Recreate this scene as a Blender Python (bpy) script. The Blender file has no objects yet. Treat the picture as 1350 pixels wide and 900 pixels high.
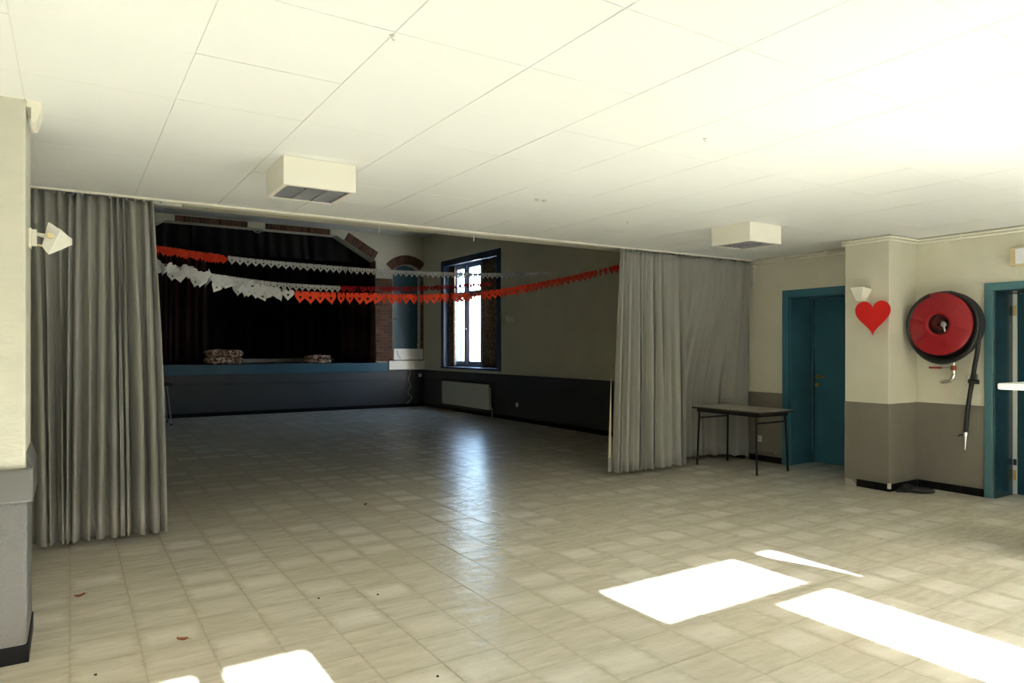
import bpy, bmesh, math, random
from mathutils import Vector, Matrix
SC = bpy.context.scene
COL = SC.collection
R = math.radians
# ------------------------------------------------------------------ camera
cam_d = bpy.data.cameras.new('camera')
cam_d.sensor_width = 36.0
cam_d.lens = 915.0 / 1350.0 * 36.0
cam_d.shift_y = 9.0 / 1350.0
cam_d.clip_start = 0.05
cam_d.clip_end = 500
cam = bpy.data.objects.new('camera', cam_d)
COL.objects.link(cam)
cam.location = (0, 0, 1.48)
cam.rotation_euler = (R(90), 0, R(-32.5))
SC.camera = cam
# ------------------------------------------------------------------ sky and sun
ELEV = math.atan(0.45)
world = bpy.data.worlds.new('sky')
SC.world = world
world.use_nodes = True
wn = world.node_tree.nodes
wl = world.node_tree.links
sky = wn.new('ShaderNodeTexSky')
sky.sky_type = 'NISHITA'
sky.sun_disc = False
sky.sun_elevation = ELEV
sky.sun_rotation = R(180)
sky.air_density = 1.0
sky.dust_density = 1.5
wl.new(sky.outputs['Color'], wn['Background'].inputs['Color'])
wn['Background'].inputs['Strength'].default_value = 0.85
sun_d = bpy.data.lights.new('sun', 'SUN')
sun_d.energy = 28.0
sun_d.color = (0.90, 0.955, 1.0)
sun_d.angle = R(0.55)
sun = bpy.data.objects.new('sun', sun_d)
COL.objects.link(sun)
sun.location = (3, -12, 8)
sun.rotation_euler = (R(90) - ELEV, 0, 0)          # shines along +Y and down
VS = SC.view_settings
VS.view_transform = 'Standard'
VS.look = 'None'
VS.gamma = 1.0
VS.use_curve_mapping = False
VS.exposure = 2.33
CY = SC.cycles
CY.use_denoising = True
CY.max_bounces = 14
CY.diffuse_bounces = 8
CY.glossy_bounces = 4
CY.transparent_max_bounces = 8
CY.caustics_reflective = False
CY.caustics_refractive = False
CY.sample_clamp_indirect = 12.0

# ------------------------------------------------------------------ helpers
rnd = random.Random(7)


class MB:
    """collects boxes, tubes, prisms and grids, then links them as ONE mesh object"""

    def __init__(s):
        s.v = []
        s.f = []

    def add(s, vs, fs):
        o = len(s.v)
        s.v += [tuple(p) for p in vs]
        s.f += [tuple(i + o for i in f) for f in fs]
        return s

    def box(s, x0, x1, y0, y1, z0, z1):
        return s.add([(x0, y0, z0), (x1, y0, z0), (x1, y1, z0), (x0, y1, z0), (x0, y0, z1), (x1, y0, z1), (x1, y1, z1), (x0, y1, z1)],
                     [(3, 2, 1, 0), (4, 5, 6, 7), (0, 1, 5, 4), (1, 2, 6, 5), (2, 3, 7, 6), (3, 0, 4, 7)])

    def prism(s, poly, axis, a, b):
        """polygon in the two other axes, extruded from a to b along axis"""
        def p(u, w, t):
            return {'x': (t, u, w), 'y': (u, t, w), 'z': (u, w, t)}[axis]
        n = len(poly)
        vs = [p(u, w, a) for u, w in poly] + [p(u, w, b) for u, w in poly]
        fs = [tuple(range(n))[::-1], tuple(range(n, 2 * n))]
        fs += [(i, (i + 1) % n, n + (i + 1) % n, n + i) for i in range(n)]
        return s.add(vs, fs)

    def tube(s, pts, r, n=10, cap=True):
        pts = [Vector(p) for p in pts]
        rs = r if isinstance(r, (list, tuple)) else [r] * len(pts)
        rings = []
        up = None
        for i, p in enumerate(pts):
            t = (pts[min(i + 1, len(pts) - 1)] - pts[max(i - 1, 0)]).normalized()
            if up is None:
                up = Vector((0, 0, 1)) if abs(t.z) < .9 else Vector((1, 0, 0))
            a = t.cross(up)
            if a.length < 1e-4:
                a = t.orthogonal()
            a.normalize()
            b = a.cross(t).normalized()
            up = b
            rings.append([p + a * math.cos(2 * math.pi * k / n) * rs[i] + b * math.sin(2 * math.pi * k / n) * rs[i] for k in range(n)])
        vs = [q for g in rings for q in g]
        fs = []
        for i in range(len(pts) - 1):
            for k in range(n):
                k2 = (k + 1) % n
                fs.append((i * n + k, i * n + k2, (i + 1) * n + k2, (i + 1) * n + k))
        if cap:
            fs.append(tuple(range(n))[::-1])
            fs.append(tuple((len(pts) - 1) * n + k for k in range(n)))
        return s.add(vs, fs)

    def lathe(s, prof, axis='z', c=(0, 0, 0), n=32, ring=False):
        """profile (radius, height) turned about an axis through c"""
        vs = []
        for (r, h) in prof:
            for k in range(n):
                a = 2 * math.pi * k / n
                u, w = r * math.cos(a), r * math.sin(a)
                q = {'z': (u, w, h), 'x': (h, u, w), 'y': (u, h, w)}[axis]
                vs.append((q[0] + c[0], q[1] + c[1], q[2] + c[2]))
        fs = []
        for i in range(len(prof) - 1):
            for k in range(n):
                k2 = (k + 1) % n
                fs.append((i * n + k, i * n + k2, (i + 1) * n + k2, (i + 1) * n + k))
        if ring:
            i = len(prof) - 1
            fs += [(i * n + k, i * n + (k + 1) % n, (k + 1) % n, k) for k in range(n)]
        else:
            fs.append(tuple(range(n))[::-1])
            fs.append(tuple((len(prof) - 1) * n + k for k in range(n)))
        return s.add(vs, fs)

    def mesh(s, name, m):
        me = bpy.data.meshes.new(name)
        me.from_pydata(s.v, [], s.f)
        bm = bmesh.new()
        bm.from_mesh(me)
        bmesh.ops.recalc_face_normals(bm, faces=bm.faces)
        bm.to_mesh(me)
        bm.free()
        if m:
            me.materials.append(m)
        return me

    def build(s, name, m, parent=None, smooth=False, bevel=0, loc=None):
        o = link(name, s.mesh(name, m), parent)
        if smooth:
            for p in o.data.polygons:
                p.use_smooth = True
            sm = 40
            o.data.set_sharp_from_angle(angle=R(sm))
        if bevel:
            b = o.modifiers.new('bevel', 'BEVEL')
            b.width = bevel
            b.segments = 2
            b.limit_method = 'ANGLE'
        if loc:
            o.location = loc
        return o


def link(name, data, parent=None):
    o = bpy.data.objects.new(name, data)
    COL.objects.link(o)
    if parent:
        o.parent = parent
    return o


def tag(o, label, cat, group=None, kind=None):
    o['label'] = label
    o['category'] = cat
    if group:
        o['group'] = group
    if kind:
        o['kind'] = kind
    return o


def thing(name, label, cat, loc=(0, 0, 0), rz=0, group=None, kind=None):
    o = link(name, None)
    o.location = loc
    o.rotation_euler = (0, 0, rz)
    o.empty_display_size = .1
    return tag(o, label, cat, group, kind)


def copy_tree(o, parent=None):
    c = o.copy()
    COL.objects.link(c)
    if parent:
        c.parent = parent
    for ch in list(o.children):
        copy_tree(ch, c)
    return c


# ------------------------------------------------------------------ materials
def mat(name, color, rough=.6, metal=0., bump=0., bscale=60., var=0., vscale=4., spec=.5, trans=0., stretch=None, sheen=0.):
    m = bpy.data.materials.new(name)
    m.use_nodes = True
    nt = m.node_tree
    b = nt.nodes['Principled BSDF']
    b.inputs['Roughness'].default_value = rough
    b.inputs['Metallic'].default_value = metal
    b.inputs['Specular IOR Level'].default_value = spec
    if sheen:
        b.inputs['Sheen Weight'].default_value = sheen
    c = (*color, 1)
    b.inputs['Base Color'].default_value = c
    co = None
    if var or bump:
        g = nt.nodes.new('ShaderNodeNewGeometry')
        co = g.outputs['Position']
        if stretch:
            mp = nt.nodes.new('ShaderNodeMapping')
            mp.inputs['Scale'].default_value = stretch
            nt.links.new(co, mp.inputs['Vector'])
            co = mp.outputs['Vector']
    if var:
        n = nt.nodes.new('ShaderNodeTexNoise')
        n.inputs['Scale'].default_value = vscale
        n.inputs['Detail'].default_value = 6
        nt.links.new(co, n.inputs['Vector'])
        mr = nt.nodes.new('ShaderNodeMapRange')
        mr.inputs[1].default_value = .3
        mr.inputs[2].default_value = .7
        mr.inputs[3].default_value = 1 - var
        mr.inputs[4].default_value = 1 + var
        nt.links.new(n.outputs['Fac'], mr.inputs[0])
        mx = nt.nodes.new('ShaderNodeMix')
        mx.data_type = 'RGBA'
        mx.blend_type = 'MULTIPLY'
        mx.inputs[0].default_value = 1
        mx.inputs[6].default_value = c
        nt.links.new(mr.outputs[0], mx.inputs[7])
        nt.links.new(mx.outputs[2], b.inputs['Base Color'])
    if bump:
        n2 = nt.nodes.new('ShaderNodeTexNoise')
        n2.inputs['Scale'].default_value = bscale
        n2.inputs['Detail'].default_value = 4
        nt.links.new(co, n2.inputs['Vector'])
        bp = nt.nodes.new('ShaderNodeBump')
        bp.inputs['Strength'].default_value = bump
        bp.inputs['Distance'].default_value = .01
        nt.links.new(n2.outputs['Fac'], bp.inputs['Height'])
        nt.links.new(bp.outputs['Normal'], b.inputs['Normal'])
    if trans:
        t = nt.nodes.new('ShaderNodeBsdfTranslucent')
        t.inputs['Color'].default_value = c
        ms = nt.nodes.new('ShaderNodeMixShader')
        ms.inputs[0].default_value = trans
        nt.links.new(b.outputs[0], ms.inputs[1])
        nt.links.new(t.outputs[0], ms.inputs[2])
        nt.links.new(ms.outputs[0], nt.nodes['Material Output'].inputs['Surface'])
    return m


def glass_mat():
    m = bpy.data.materials.new('window glass')
    m.use_nodes = True
    nt = m.node_tree
    nt.nodes.remove(nt.nodes['Principled BSDF'])
    t = nt.nodes.new('ShaderNodeBsdfTransparent')
    t.inputs['Color'].default_value = (.97, .98, .98, 1)
    g = nt.nodes.new('ShaderNodeBsdfGlossy')
    g.inputs['Roughness'].default_value = .02
    lw = nt.nodes.new('ShaderNodeLayerWeight')
    lw.inputs['Blend'].default_value = .5
    pw = nt.nodes.new('ShaderNodeMath')
    pw.operation = 'POWER'
    pw.inputs[1].default_value = 4.0
    nt.links.new(lw.outputs['Facing'], pw.inputs[0])
    f = nt.nodes.new('ShaderNodeMath')
    f.operation = 'MULTIPLY_ADD'
    f.inputs[1].default_value = .5
    f.inputs[2].default_value = .03
    nt.links.new(pw.outputs[0], f.inputs[0])
    x = nt.nodes.new('ShaderNodeMixShader')
    nt.links.new(f.outputs[0], x.inputs[0])
    nt.links.new(t.outputs[0], x.inputs[1])
    nt.links.new(g.outputs[0], x.inputs[2])
    nt.links.new(x.outputs[0], nt.nodes['Material Output'].inputs['Surface'])
    return m


TP = 0.296          # floor tile pitch
TX0, TY0 = 0.0, 3.82


def floor_mat():
    m = bpy.data.materials.new('worn marbled floor tile')
    m.use_nodes = True
    nt = m.node_tree
    N, L = nt.nodes.new, nt.links.new
    b = nt.nodes['Principled BSDF']
    g = N('ShaderNodeNewGeometry')

    def vmath(op, a, v=None):
        n = N('ShaderNodeVectorMath')
        n.operation = op
        L(a, n.inputs[0])
        if v is not None:
            n.inputs[1].default_value = v
        return n.outputs[0]

    def math_(op, a, c=None):
        n = N('ShaderNodeMath')
        n.operation = op
        for i, q in enumerate((a, c)):
            if q is None:
                continue
            if isinstance(q, (int, float)):
                n.inputs[i].default_value = q
            else:
                L(q, n.inputs[i])
        return n.outputs[0]

    def noise(vec, scale, detail=4, rough=.5, out='Fac'):
        n = N('ShaderNodeTexNoise')
        n.inputs['Scale'].default_value = scale
        n.inputs['Detail'].default_value = detail
        n.inputs['Roughness'].default_value = rough
        L(vec, n.inputs['Vector'])
        return n.outputs[out]

    def rng(v, a, c, d, e, smooth=False):
        n = N('ShaderNodeMapRange')
        if smooth:
            n.interpolation_type = 'SMOOTHSTEP'
        for i, q in enumerate((a, c, d, e)):
            n.inputs[i + 1].default_value = q
        L(v, n.inputs[0])
        return n.outputs[0]

    def mix(f, a, c):
        n = N('ShaderNodeMix')
        n.data_type = 'RGBA'
        if isinstance(f, float):
            n.inputs[0].default_value = f
        else:
            L(f, n.inputs[0])
        for i, q in ((6, a), (7, c)):
            if isinstance(q, tuple):
                n.inputs[i].default_value = (*q, 1)
            else:
                L(q, n.inputs[i])
        return n.outputs[2]
    P = g.outputs['Position']
    uv = vmath('DIVIDE', vmath('SUBTRACT', P, (TX0, TY0, 0)), (TP, TP, 1))
    cell = vmath('FLOOR', uv)
    wn_ = N('ShaderNodeTexWhiteNoise')
    wn_.noise_dimensions = '2D'
    L(cell, wn_.inputs['Vector'])
    cr = wn_.outputs['Value']
    fr = vmath('FRACTION', uv)
    cen = vmath('SUBTRACT', fr, (.5, .5, .5))
    ab = vmath('ABSOLUTE', cen)
    sep = N('ShaderNodeSeparateXYZ')
    L(ab, sep.inputs[0])
    # shift the noise from tile to tile so each tile is its own piece of stone
    off = N('ShaderNodeVectorMath')
    off.operation = 'SCALE'
    L(wn_.outputs['Color'], off.inputs[0])
    off.inputs['Scale'].default_value = 37.0
    pv = N('ShaderNodeVectorMath')
    pv.operation = 'ADD'
    L(P, pv.inputs[0])
    L(off.outputs[0], pv.inputs[1])
    tv = pv.outputs[0]
    stre = vmath('MULTIPLY', tv, (2.2, 14.0, 1.0))
    vein = noise(stre, 1.6, 6, .6)
    edge = noise(tv, 16, 4, .6)
    # worn pale patch: a soft oblong inside the tile, ragged by noise
    ex = math_('ADD', sep.outputs[0], math_('MULTIPLY', math_('SUBTRACT', edge, .5), .12))
    ey = math_('ADD', sep.outputs[1], math_('MULTIPLY', math_('SUBTRACT', vein, .5), .42))
    px = rng(ex, .30, .49, 1, 0, True)
    py = rng(ey, .10, .48, 1, 0, True)
    amount = rng(cr, .3, .95, .0, 1)
    big = rng(noise(P, .55, 3), .35, .65, .45, 1.0)
    pale = math_('MULTIPLY', math_('MULTIPLY', px, py), math_('MULTIPLY', amount, big))
    base = mix(rng(vein, .3, .7, 0, 1), (.43, .40, .315), (.58, .55, .455))
    base = mix(rng(noise(P, .7, 4), .35, .7, 0, .5), base, (.46, .42, .315))
    colr = mix(math_('MULTIPLY', pale, .75), base, (.73, .71, .63))
    speck = rng(noise(P, 160, 2), .66, .74, 0, .35)
    colr = mix(speck, colr, (.26, .22, .15))
    # grime gathered along the joints
    em = math_('MAXIMUM', sep.outputs[0], sep.outputs[1])
    grime = math_('MULTIPLY', rng(em, .455, .5, 0, 1, True), rng(edge, .35, .65, .05, .5))
    colr = mix(grime, colr, (.32, .28, .20))
    L(colr, b.inputs['Base Color'])
    b.inputs['Roughness'].default_value = .25
    b.inputs['Specular IOR Level'].default_value = .16
    h = math_('ADD', noise(vmath('MULTIPLY', tv, (1, 1.8, 1)), 6.5, 3), math_('MULTIPLY', noise(vmath('MULTIPLY', P, (1, 2, 1)), 40, 3), .10))
    bp = N('ShaderNodeBump')
    bp.inputs['Strength'].default_value = 1.0
    bp.inputs['Distance'].default_value = .010
    L(h, bp.inputs['Height'])
    L(bp.outputs['Normal'], b.inputs['Normal'])
    return m


def brick_mat():
    m = mat('old red brick', (.125, .062, .038), .85, bump=.5, bscale=90, var=.25, vscale=30)
    nt = m.node_tree
    b = nt.nodes['Principled BSDF']
    oi = nt.nodes.new('ShaderNodeObjectInfo')
    mx = nt.nodes.new('ShaderNodeMix')
    mx.data_type = 'RGBA'
    mx.blend_type = 'MULTIPLY'
    mx.inputs[0].default_value = 1
    src = b.inputs['Base Color'].links[0].from_socket
    cr = nt.nodes.new('ShaderNodeValToRGB')
    cr.color_ramp.elements[0].color = (.5, .42, .4, 1)
    cr.color_ramp.elements[1].color = (1.3, 1.15, 1.0, 1)
    nt.links.new(oi.outputs['Random'], cr.inputs[0])
    nt.links.new(src, mx.inputs[6])
    nt.links.new(cr.outputs[0], mx.inputs[7])
    nt.links.new(mx.outputs[2], b.inputs['Base Color'])
    return m


def pattern_mat(name, c1, c2, c3, scale):
    m = bpy.data.materials.new(name)
    m.use_nodes = True
    nt = m.node_tree
    b = nt.nodes['Principled BSDF']
    b.inputs['Roughness'].default_value = .9
    g = nt.nodes.new('ShaderNodeNewGeometry')
    n = nt.nodes.new('ShaderNodeTexNoise')
    n.inputs['Scale'].default_value = scale
    n.inputs['Detail'].default_value = 2
    n.inputs['Distortion'].default_value = 1.2
    nt.links.new(g.outputs['Position'], n.inputs['Vector'])
    r = nt.nodes.new('ShaderNodeValToRGB')
    e = r.color_ramp.elements
    e[0].position, e[0].color = .42, (*c1, 1)
    e[1].position, e[1].color = .58, (*c3, 1)
    k = e.new(.5)
    k.color = (*c2, 1)
    nt.links.new(n.outputs['Fac'], r.inputs[0])
    nt.links.new(r.outputs[0], b.inputs['Base Color'])
    return m


M_CREAM = mat('cream wall paint', (.66, .63, .51), .55, bump=.25, bscale=35, var=.05, vscale=2)
M_HALL = mat('dull cream hall paint', (.60, .565, .42), .6, bump=.2, bscale=25, var=.07, vscale=1.5)
M_PIER = mat('cream painted brickwork', (.61, .595, .51), .5, bump=.6, bscale=22, var=.04, vscale=3, stretch=(1, 1, 2.5))
M_GREY = mat('grey dado paint', (.21, .19, .155), .45, bump=.12, bscale=40, var=.08, vscale=3, stretch=(1, 1, .3))
M_GREYTEX = mat('textured grey wallpaper paint', (.18, .18, .178), .38, bump=1.0, bscale=160, var=.05, vscale=3)
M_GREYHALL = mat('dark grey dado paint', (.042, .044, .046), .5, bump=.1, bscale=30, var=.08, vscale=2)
M_LEDGE = mat('grey gloss ledge paint', (.135, .135, .13), .3, var=.04)
M_BLACKT = mat('black skirting tile', (.007, .007, .008), .5, var=.1, spec=.1)
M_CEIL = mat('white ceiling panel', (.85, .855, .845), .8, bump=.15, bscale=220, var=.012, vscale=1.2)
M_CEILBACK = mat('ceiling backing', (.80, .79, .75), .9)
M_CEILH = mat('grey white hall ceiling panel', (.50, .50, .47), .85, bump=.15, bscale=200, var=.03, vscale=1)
M_TRIMW = mat('white trim paint', (.84, .81, .70), .5)
M_BLUE = mat('teal blue gloss paint', (.045, .150, .205), .32, bump=.06, bscale=30, var=.08, vscale=3)
M_BLUELT = mat('lighter teal blue paint', (.075, .18, .205), .35, bump=.05, bscale=30, var=.08, vscale=3)
M_BLUEST = mat('dull stage blue paint', (.022, .082, .12), .45, var=.08, vscale=3)
M_BLUEDK = mat('deep teal blue paint', (.008, .045, .065), .25, bump=.04, bscale=30, var=.1, vscale=3)
M_NAVY = mat('dark blue window paint', (.018, .05, .10), .4, var=.1)
M_SASH = mat('pale blue grey sash paint', (.26, .32, .42), .4, var=.05)
M_BRASS = mat('brass', (.62, .40, .10), .3, metal=1.)
M_CHROME = mat('chrome', (.75, .75, .74), .18, metal=1.)
M_STEEL = mat('grey steel', (.45, .45, .46), .35, metal=1.)
M_CURT = mat('grey green curtain cloth', (.31, .305, .275), .85, bump=.12, bscale=300, var=.07, vscale=2.5, sheen=.15, stretch=(1, 1, .4))
M_LINING = mat('beige curtain lining', (.62, .52, .38), .9)
M_FLOOR = floor_mat()
M_JOINT = mat('floor joint grime', (.30, .26, .18), .8, var=.2, vscale=6)
M_BRICK = brick_mat()
M_MORTAR = mat('brown mortar', (.17, .13, .10), .95, bump=.3, var=.1)
M_PLASTER = mat('bare grey plaster', (.36, .33, .27), .9, bump=.4, bscale=20, var=.1)
M_STAGEBLK = mat('black stage lining', (.012, .011, .010), .9, var=.2)
M_STAGEFLR = mat('dark stage boards', (.04, .035, .03), .6, var=.2)
M_REDVEL = mat('dark red velvet', (.022, .002, .0035), .95, sheen=.0, var=.15, vscale=5)
M_BLKCLOTH = mat('black backdrop cloth', (.006, .006, .005), .95, var=.15, vscale=3)
M_RAD = mat('cream radiator enamel', (.62, .60, .50), .35, var=.02)
M_WHITEP = mat('white plastic', (.80, .79, .74), .35)
M_IVORY = mat('ivory lamp enamel', (.82, .79, .70), .35)
M_LAMPG = mat('greyish lamp metal', (.62, .61, .55), .4)
M_YELLOWED = mat('yellowed plastic', (.72, .60, .34), .4)
M_DIFF = mat('milky diffuser', (.80, .80, .82), .3)
M_RED = mat('bright red card', (.72, .014, .012), .45)
M_REEL = mat('red hose reel paint', (.30, .006, .014), .28, var=.05)
M_REELDK = mat('dark red hub', (.10, .006, .008), .4)
M_RUBBER = mat('black rubber', (.012, .012, .012), .5, var=.1)
M_COPPER = mat('copper red valve', (.30, .07, .04), .35, metal=.6)
M_TABTOP = mat('grey laminate', (.30, .28, .24), .35, var=.05, vscale=20)
M_TABEDGE = mat('dark table edge', (.02, .018, .016), .5)
M_BLKMET = mat('black painted steel', (.008, .008, .009), .5, spec=.25)
M_WHITETOP = mat('white melamine', (.90, .90, .88), .25)
M_REDPAP = mat('red tissue paper', (.95, .085, .025), .75, trans=.35, var=.1, vscale=30)
M_REDDK = mat('crimson tissue paper', (.55, .014, .020), .75, trans=.35, var=.12, vscale=30)
M_WHPAP = mat('white tissue paper', (.84, .84, .85), .75, trans=.35, var=.06, vscale=30)
M_LEAF = mat('dry brown leaf', (.23, .075, .03), .7, var=.3, vscale=80)
M_LOUV = mat('matt aluminium louvre', (.42, .42, .43), .35, metal=.5)
M_LOUVDK = mat('dark reflector', (.34, .34, .345), .4, metal=.3)
M_OUT = mat('pale gravel ground', (.52, .50, .46), .95, var=.15, vscale=2)
M_SKYBLOCK = mat('skyblock brick', (.33, .22, .17), .9, bump=.3, var=.15)
M_STICK = mat('faint reddish sticker', (.70, .56, .44), .6)
M_GLASS = glass_mat()
M_PATTC = pattern_mat('brown patterned curtain cloth', (.10, .055, .03), (.19, .12, .075), (.26, .20, .14), 22)
M_PATTB = pattern_mat('brown and cream floral cloth', (.10, .03, .015), (.30, .14, .07), (.62, .52, .42), 16)

# ------------------------------------------------------------------ room dimensions
XL, XR = -0.65, 7.68          # left and right wall faces
YF, YO, YB = -1.65, 6.15, 16.3  # window wall behind the camera, ceiling edge, stage wall
H1, H2 = 2.655, 4.33          # low ceiling, hall ceiling
WT = .52


def cells(holes, u0, u1, z0, z1):
    us = sorted({u0, u1, *[h[0] for h in holes], *[h[1] for h in holes]})
    zs = sorted({z0, z1, *[h[2] for h in holes], *[h[3] for h in holes]})
    for a, b in zip(us, us[1:]):
        run = None
        for c, d in zip(zs, zs[1:]):
            solid = not any(h[0] <= (a + b) / 2 <= h[1] and h[2] <= (c + d) / 2 <= h[3] for h in holes)
            if solid:
                run = (run[0], d) if run else (c, d)
            if run and (not solid or d == zs[-1]):
                yield a, b, run[0], run[1]
                run = None


# ------------------------------------------------------------------ floor
fl = MB().box(XL - .3, 8.9, YF - .3, 21.5, -.12, -.003).build('floor', M_JOINT)
tag(fl, 'worn beige marbled stone tile floor running through both rooms', 'floor', kind='structure')
CAMX, CAMY, CAMH = 0, 0, 1.48
SN, CS = math.sin(R(32.5)), math.cos(R(32.5))


def pix(x, y, z):
    d = x * SN + y * CS
    if d < .2:
        return None
    l = x * CS - y * SN
    return 675 + 915 * l / d, 459 - 915 * (z - CAMH) / d, d


tiles = []
i0, i1 = math.floor((XL - TX0) / TP), math.ceil((8.24 - TX0) / TP)
j0, j1 = math.floor((YF - TY0) / TP), math.ceil((YB - TY0) / TP)
for i in range(i0, i1):
    for j in range(j0, j1):
        x0, x1 = TX0 + i * TP + .0006, TX0 + (i + 1) * TP - .0006
        y0, y1 = TY0 + j * TP + .0006, TY0 + (j + 1) * TP - .0006
        x0, y0, y1 = max(x0, XL), max(y0, YF), min(y1, YB)
        if x1 - x0 < .02 or y1 - y0 < .02:
            continue
        if x0 >= XR and not (4.2 < y0 < 5.7 or 1.9 < y0 < 3.3):
            continue
        cx, cy = (x0 + x1) / 2, (y0 + y1) / 2
        p = pix(cx, cy, 0)
        area = 0
        if p and -10 < p[0] < 1360 and p[1] < 905:
            hid = p[0] < 45 or (cy > 6.2 and (p[0] < 205 or p[0] > 815)) or (cx > 7.1 and cy > 3.9 and cy < 4.5) or cx > 8
            if not hid:
                area = 1 / p[2] ** 3
        full = (x1 - x0) > TP - .01 and (y1 - y0) > TP - .01
        tiles.append((area if full else area * .3, x0, x1, y0, y1, full))
tiles.sort(reverse=True)
tm = MB().box(-(TP / 2 - .0006), TP / 2 - .0006, -(TP / 2 - .0006), TP / 2 - .0006, -.004, 0).mesh('floor_tile', M_FLOOR)
rest = MB()
cnt = 0
for a, x0, x1, y0, y1, full in tiles:
    if cnt < 300 and full and a > 0:
        o = link('floor_tile', tm, fl)
        o.location = ((x0 + x1) / 2, (y0 + y1) / 2, rnd.uniform(-.0004, .0004))
        o.rotation_euler = (rnd.gauss(0, .0006), rnd.gauss(0, .0006), 0)
        cnt += 1
    else:
        rest.box(x0, x1, y0, y1, -.004, 0)
o = rest.build('floor_tiles', M_FLOOR, fl)
o['kind'] = 'stuff'

# ------------------------------------------------------------------ ceilings
cl = MB().box(XL - .3, XR + WT, YF - .3, YO + .02, H1 + .005, H1 + .3).build('ceiling', M_CEILBACK)
tag(cl, 'low white panelled ceiling over the front room', 'ceiling', kind='structure')


def panels(parent, m, name, xs, ys, z, gx, gy, stuff=None):
    cache = {}
    st = MB()
    for a, b in zip(xs, xs[1:]):
        for c, d in zip(ys, ys[1:]):
            w, l = round(b - a - gx, 4), round(d - c - gy, 4)
            if w < .02 or l < .02:
                continue
            if stuff and stuff((a + b) / 2, (c + d) / 2):
                st.box(a + gx / 2, b - gx / 2, c + gy / 2, d - gy / 2, z, z + .005)
                continue
            if (w, l) not in cache:
                q = MB().box(-w / 2, w / 2, -l / 2, l / 2, 0, .005)
                cache[(w, l)] = q.mesh(name, m)
            o = link(name, cache[(w, l)], parent)
            o.location = ((a + b) / 2, (c + d) / 2, z + rnd.uniform(-.0006, .0006))
            o.rotation_euler = (rnd.gauss(0, .0006), rnd.gauss(0, .0006), 0)
    if st.v:
        o = st.build(name + 's', m, parent)
        o['kind'] = 'stuff'


gxs = [XL] + [v for v in [-.18 + .6 * k for k in range(-1, 15)] if XL + .05 < v < XR - .03] + [XR]
gys = [YF] + [v for v in [.01 + .6 * k for k in range(-3, 11)] if YF + .05 < v < YO - .05] + [YO]
panels(cl, M_CEIL, 'ceiling_panel', gxs, gys, H1, .006, .003)
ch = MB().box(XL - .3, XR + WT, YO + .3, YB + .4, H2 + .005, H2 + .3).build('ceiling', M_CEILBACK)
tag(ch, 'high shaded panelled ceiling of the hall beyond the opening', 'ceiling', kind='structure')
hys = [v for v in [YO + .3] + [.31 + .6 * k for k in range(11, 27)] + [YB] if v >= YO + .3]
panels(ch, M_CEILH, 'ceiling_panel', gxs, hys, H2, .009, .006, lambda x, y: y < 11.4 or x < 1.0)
o = MB().box(XL, XR, YO - .012, YO + .05, H1 - .012, H1 + .012).build('trim_1', M_TRIMW, bevel=.003)
tag(o, 'white edge strip where the low ceiling stops at the opening', 'trim', kind='structure')
o = MB().box(XL, XR, YO + .05, YO + .3, H1 + .005, H2 + .3).build('wall_lintel', M_HALL)
tag(o, 'wall above the opening between the rooms', 'wall', kind='structure')

# ------------------------------------------------------------------ right wall
W1 = (12.55, 15.2, 1.03, 3.52)
D1 = (4.62, 5.53, -.2, 2.13)
D2 = (2.28, 3.22, -.2, 2.05)
wr = MB()
for a, b, c, d in cells([D1, D2], YF - .3, YO + .05, -.1, H1 + .3):
    wr.box(XR, XR + WT, a, b, c, d)
wr = wr.build('wall_right', M_CREAM)
tag(wr, 'cream wall with the blue doors and hose reel', 'wall', kind='structure')
wh = MB()
for a, b, c, d in cells([W1], YO + .05, YB + .5, -.1, H2 + .3):
    wh.box(XR, XR + WT, a, b, c, d)
wh = wh.build('wall_right', M_HALL)
tag(wh, 'dim cream hall wall with the window and radiator', 'wall', kind='structure')
dd = MB()
for a, b in ((YF, D2[0] - .08), (D2[1] + .075, 3.96), (5.615, YO + .05)):
    dd.box(XR - .004, XR + .001, a, b, .0, .905)
dd.build('dado', M_GREY, wr)
dh = MB().box(XR - .006, XR + .001, YO + .05, YB, 0, .75)
dh.build('dado', M_GREYHALL, wh)
MB().box(XR - .028, XR + .001, YO + .05, YB, .75, .935).build('dado_band', M_GREYHALL, wh, bevel=.006)
o = MB().box(XR - .022, XR, YO + .05, YB, 0, .085).build('baseboard_right', M_BLACKT)
tag(o, 'black skirting along the hall wall under the radiator', 'baseboard', kind='structure')

# right pillar
PX0, PY0, PY1 = 7.14, 3.955, 4.44
pr = MB().box(PX0, XR, PY0, PY1, 0, H1 + .01).build('wall_pillar_right', M_CREAM, bevel=.006)
tag(pr, 'square cream pillar with grey base beside the blue door', 'pillar', kind='structure')
MB().box(PX0 - .004, XR, PY0 - .004, PY1 + .004, 0, .905).build('dado', M_GREY, pr, bevel=.006)

# skirting tiles, front room
bb = thing('baseboard_right', 'black skirting tiles along the pillar and hose reel wall', 'baseboard', kind='structure')


def skirt(p0, p1, nrm, h=.078, parent=bb, pitch=.2):
    p0, p1 = Vector(p0), Vector(p1)
    L = (p1 - p0).length
    n = max(1, round(L / pitch))
    me = MB().box(-L / n / 2 + .002, L / n / 2 - .002, -.010, 0, 0, h).mesh('skirting_tile', M_BLACKT)
    t = (p1 - p0).normalized()
    for k in range(n):
        o = link('skirting_tile', me, parent)
        o.location = p0 + t * L * (k + .5) / n
        o.rotation_euler = (0, 0, math.atan2(nrm[1], nrm[0]) + R(90))
        o.location.z = 0
        o.location += Vector((nrm[0], nrm[1], 0)) * rnd.uniform(0, .0015)


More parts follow.
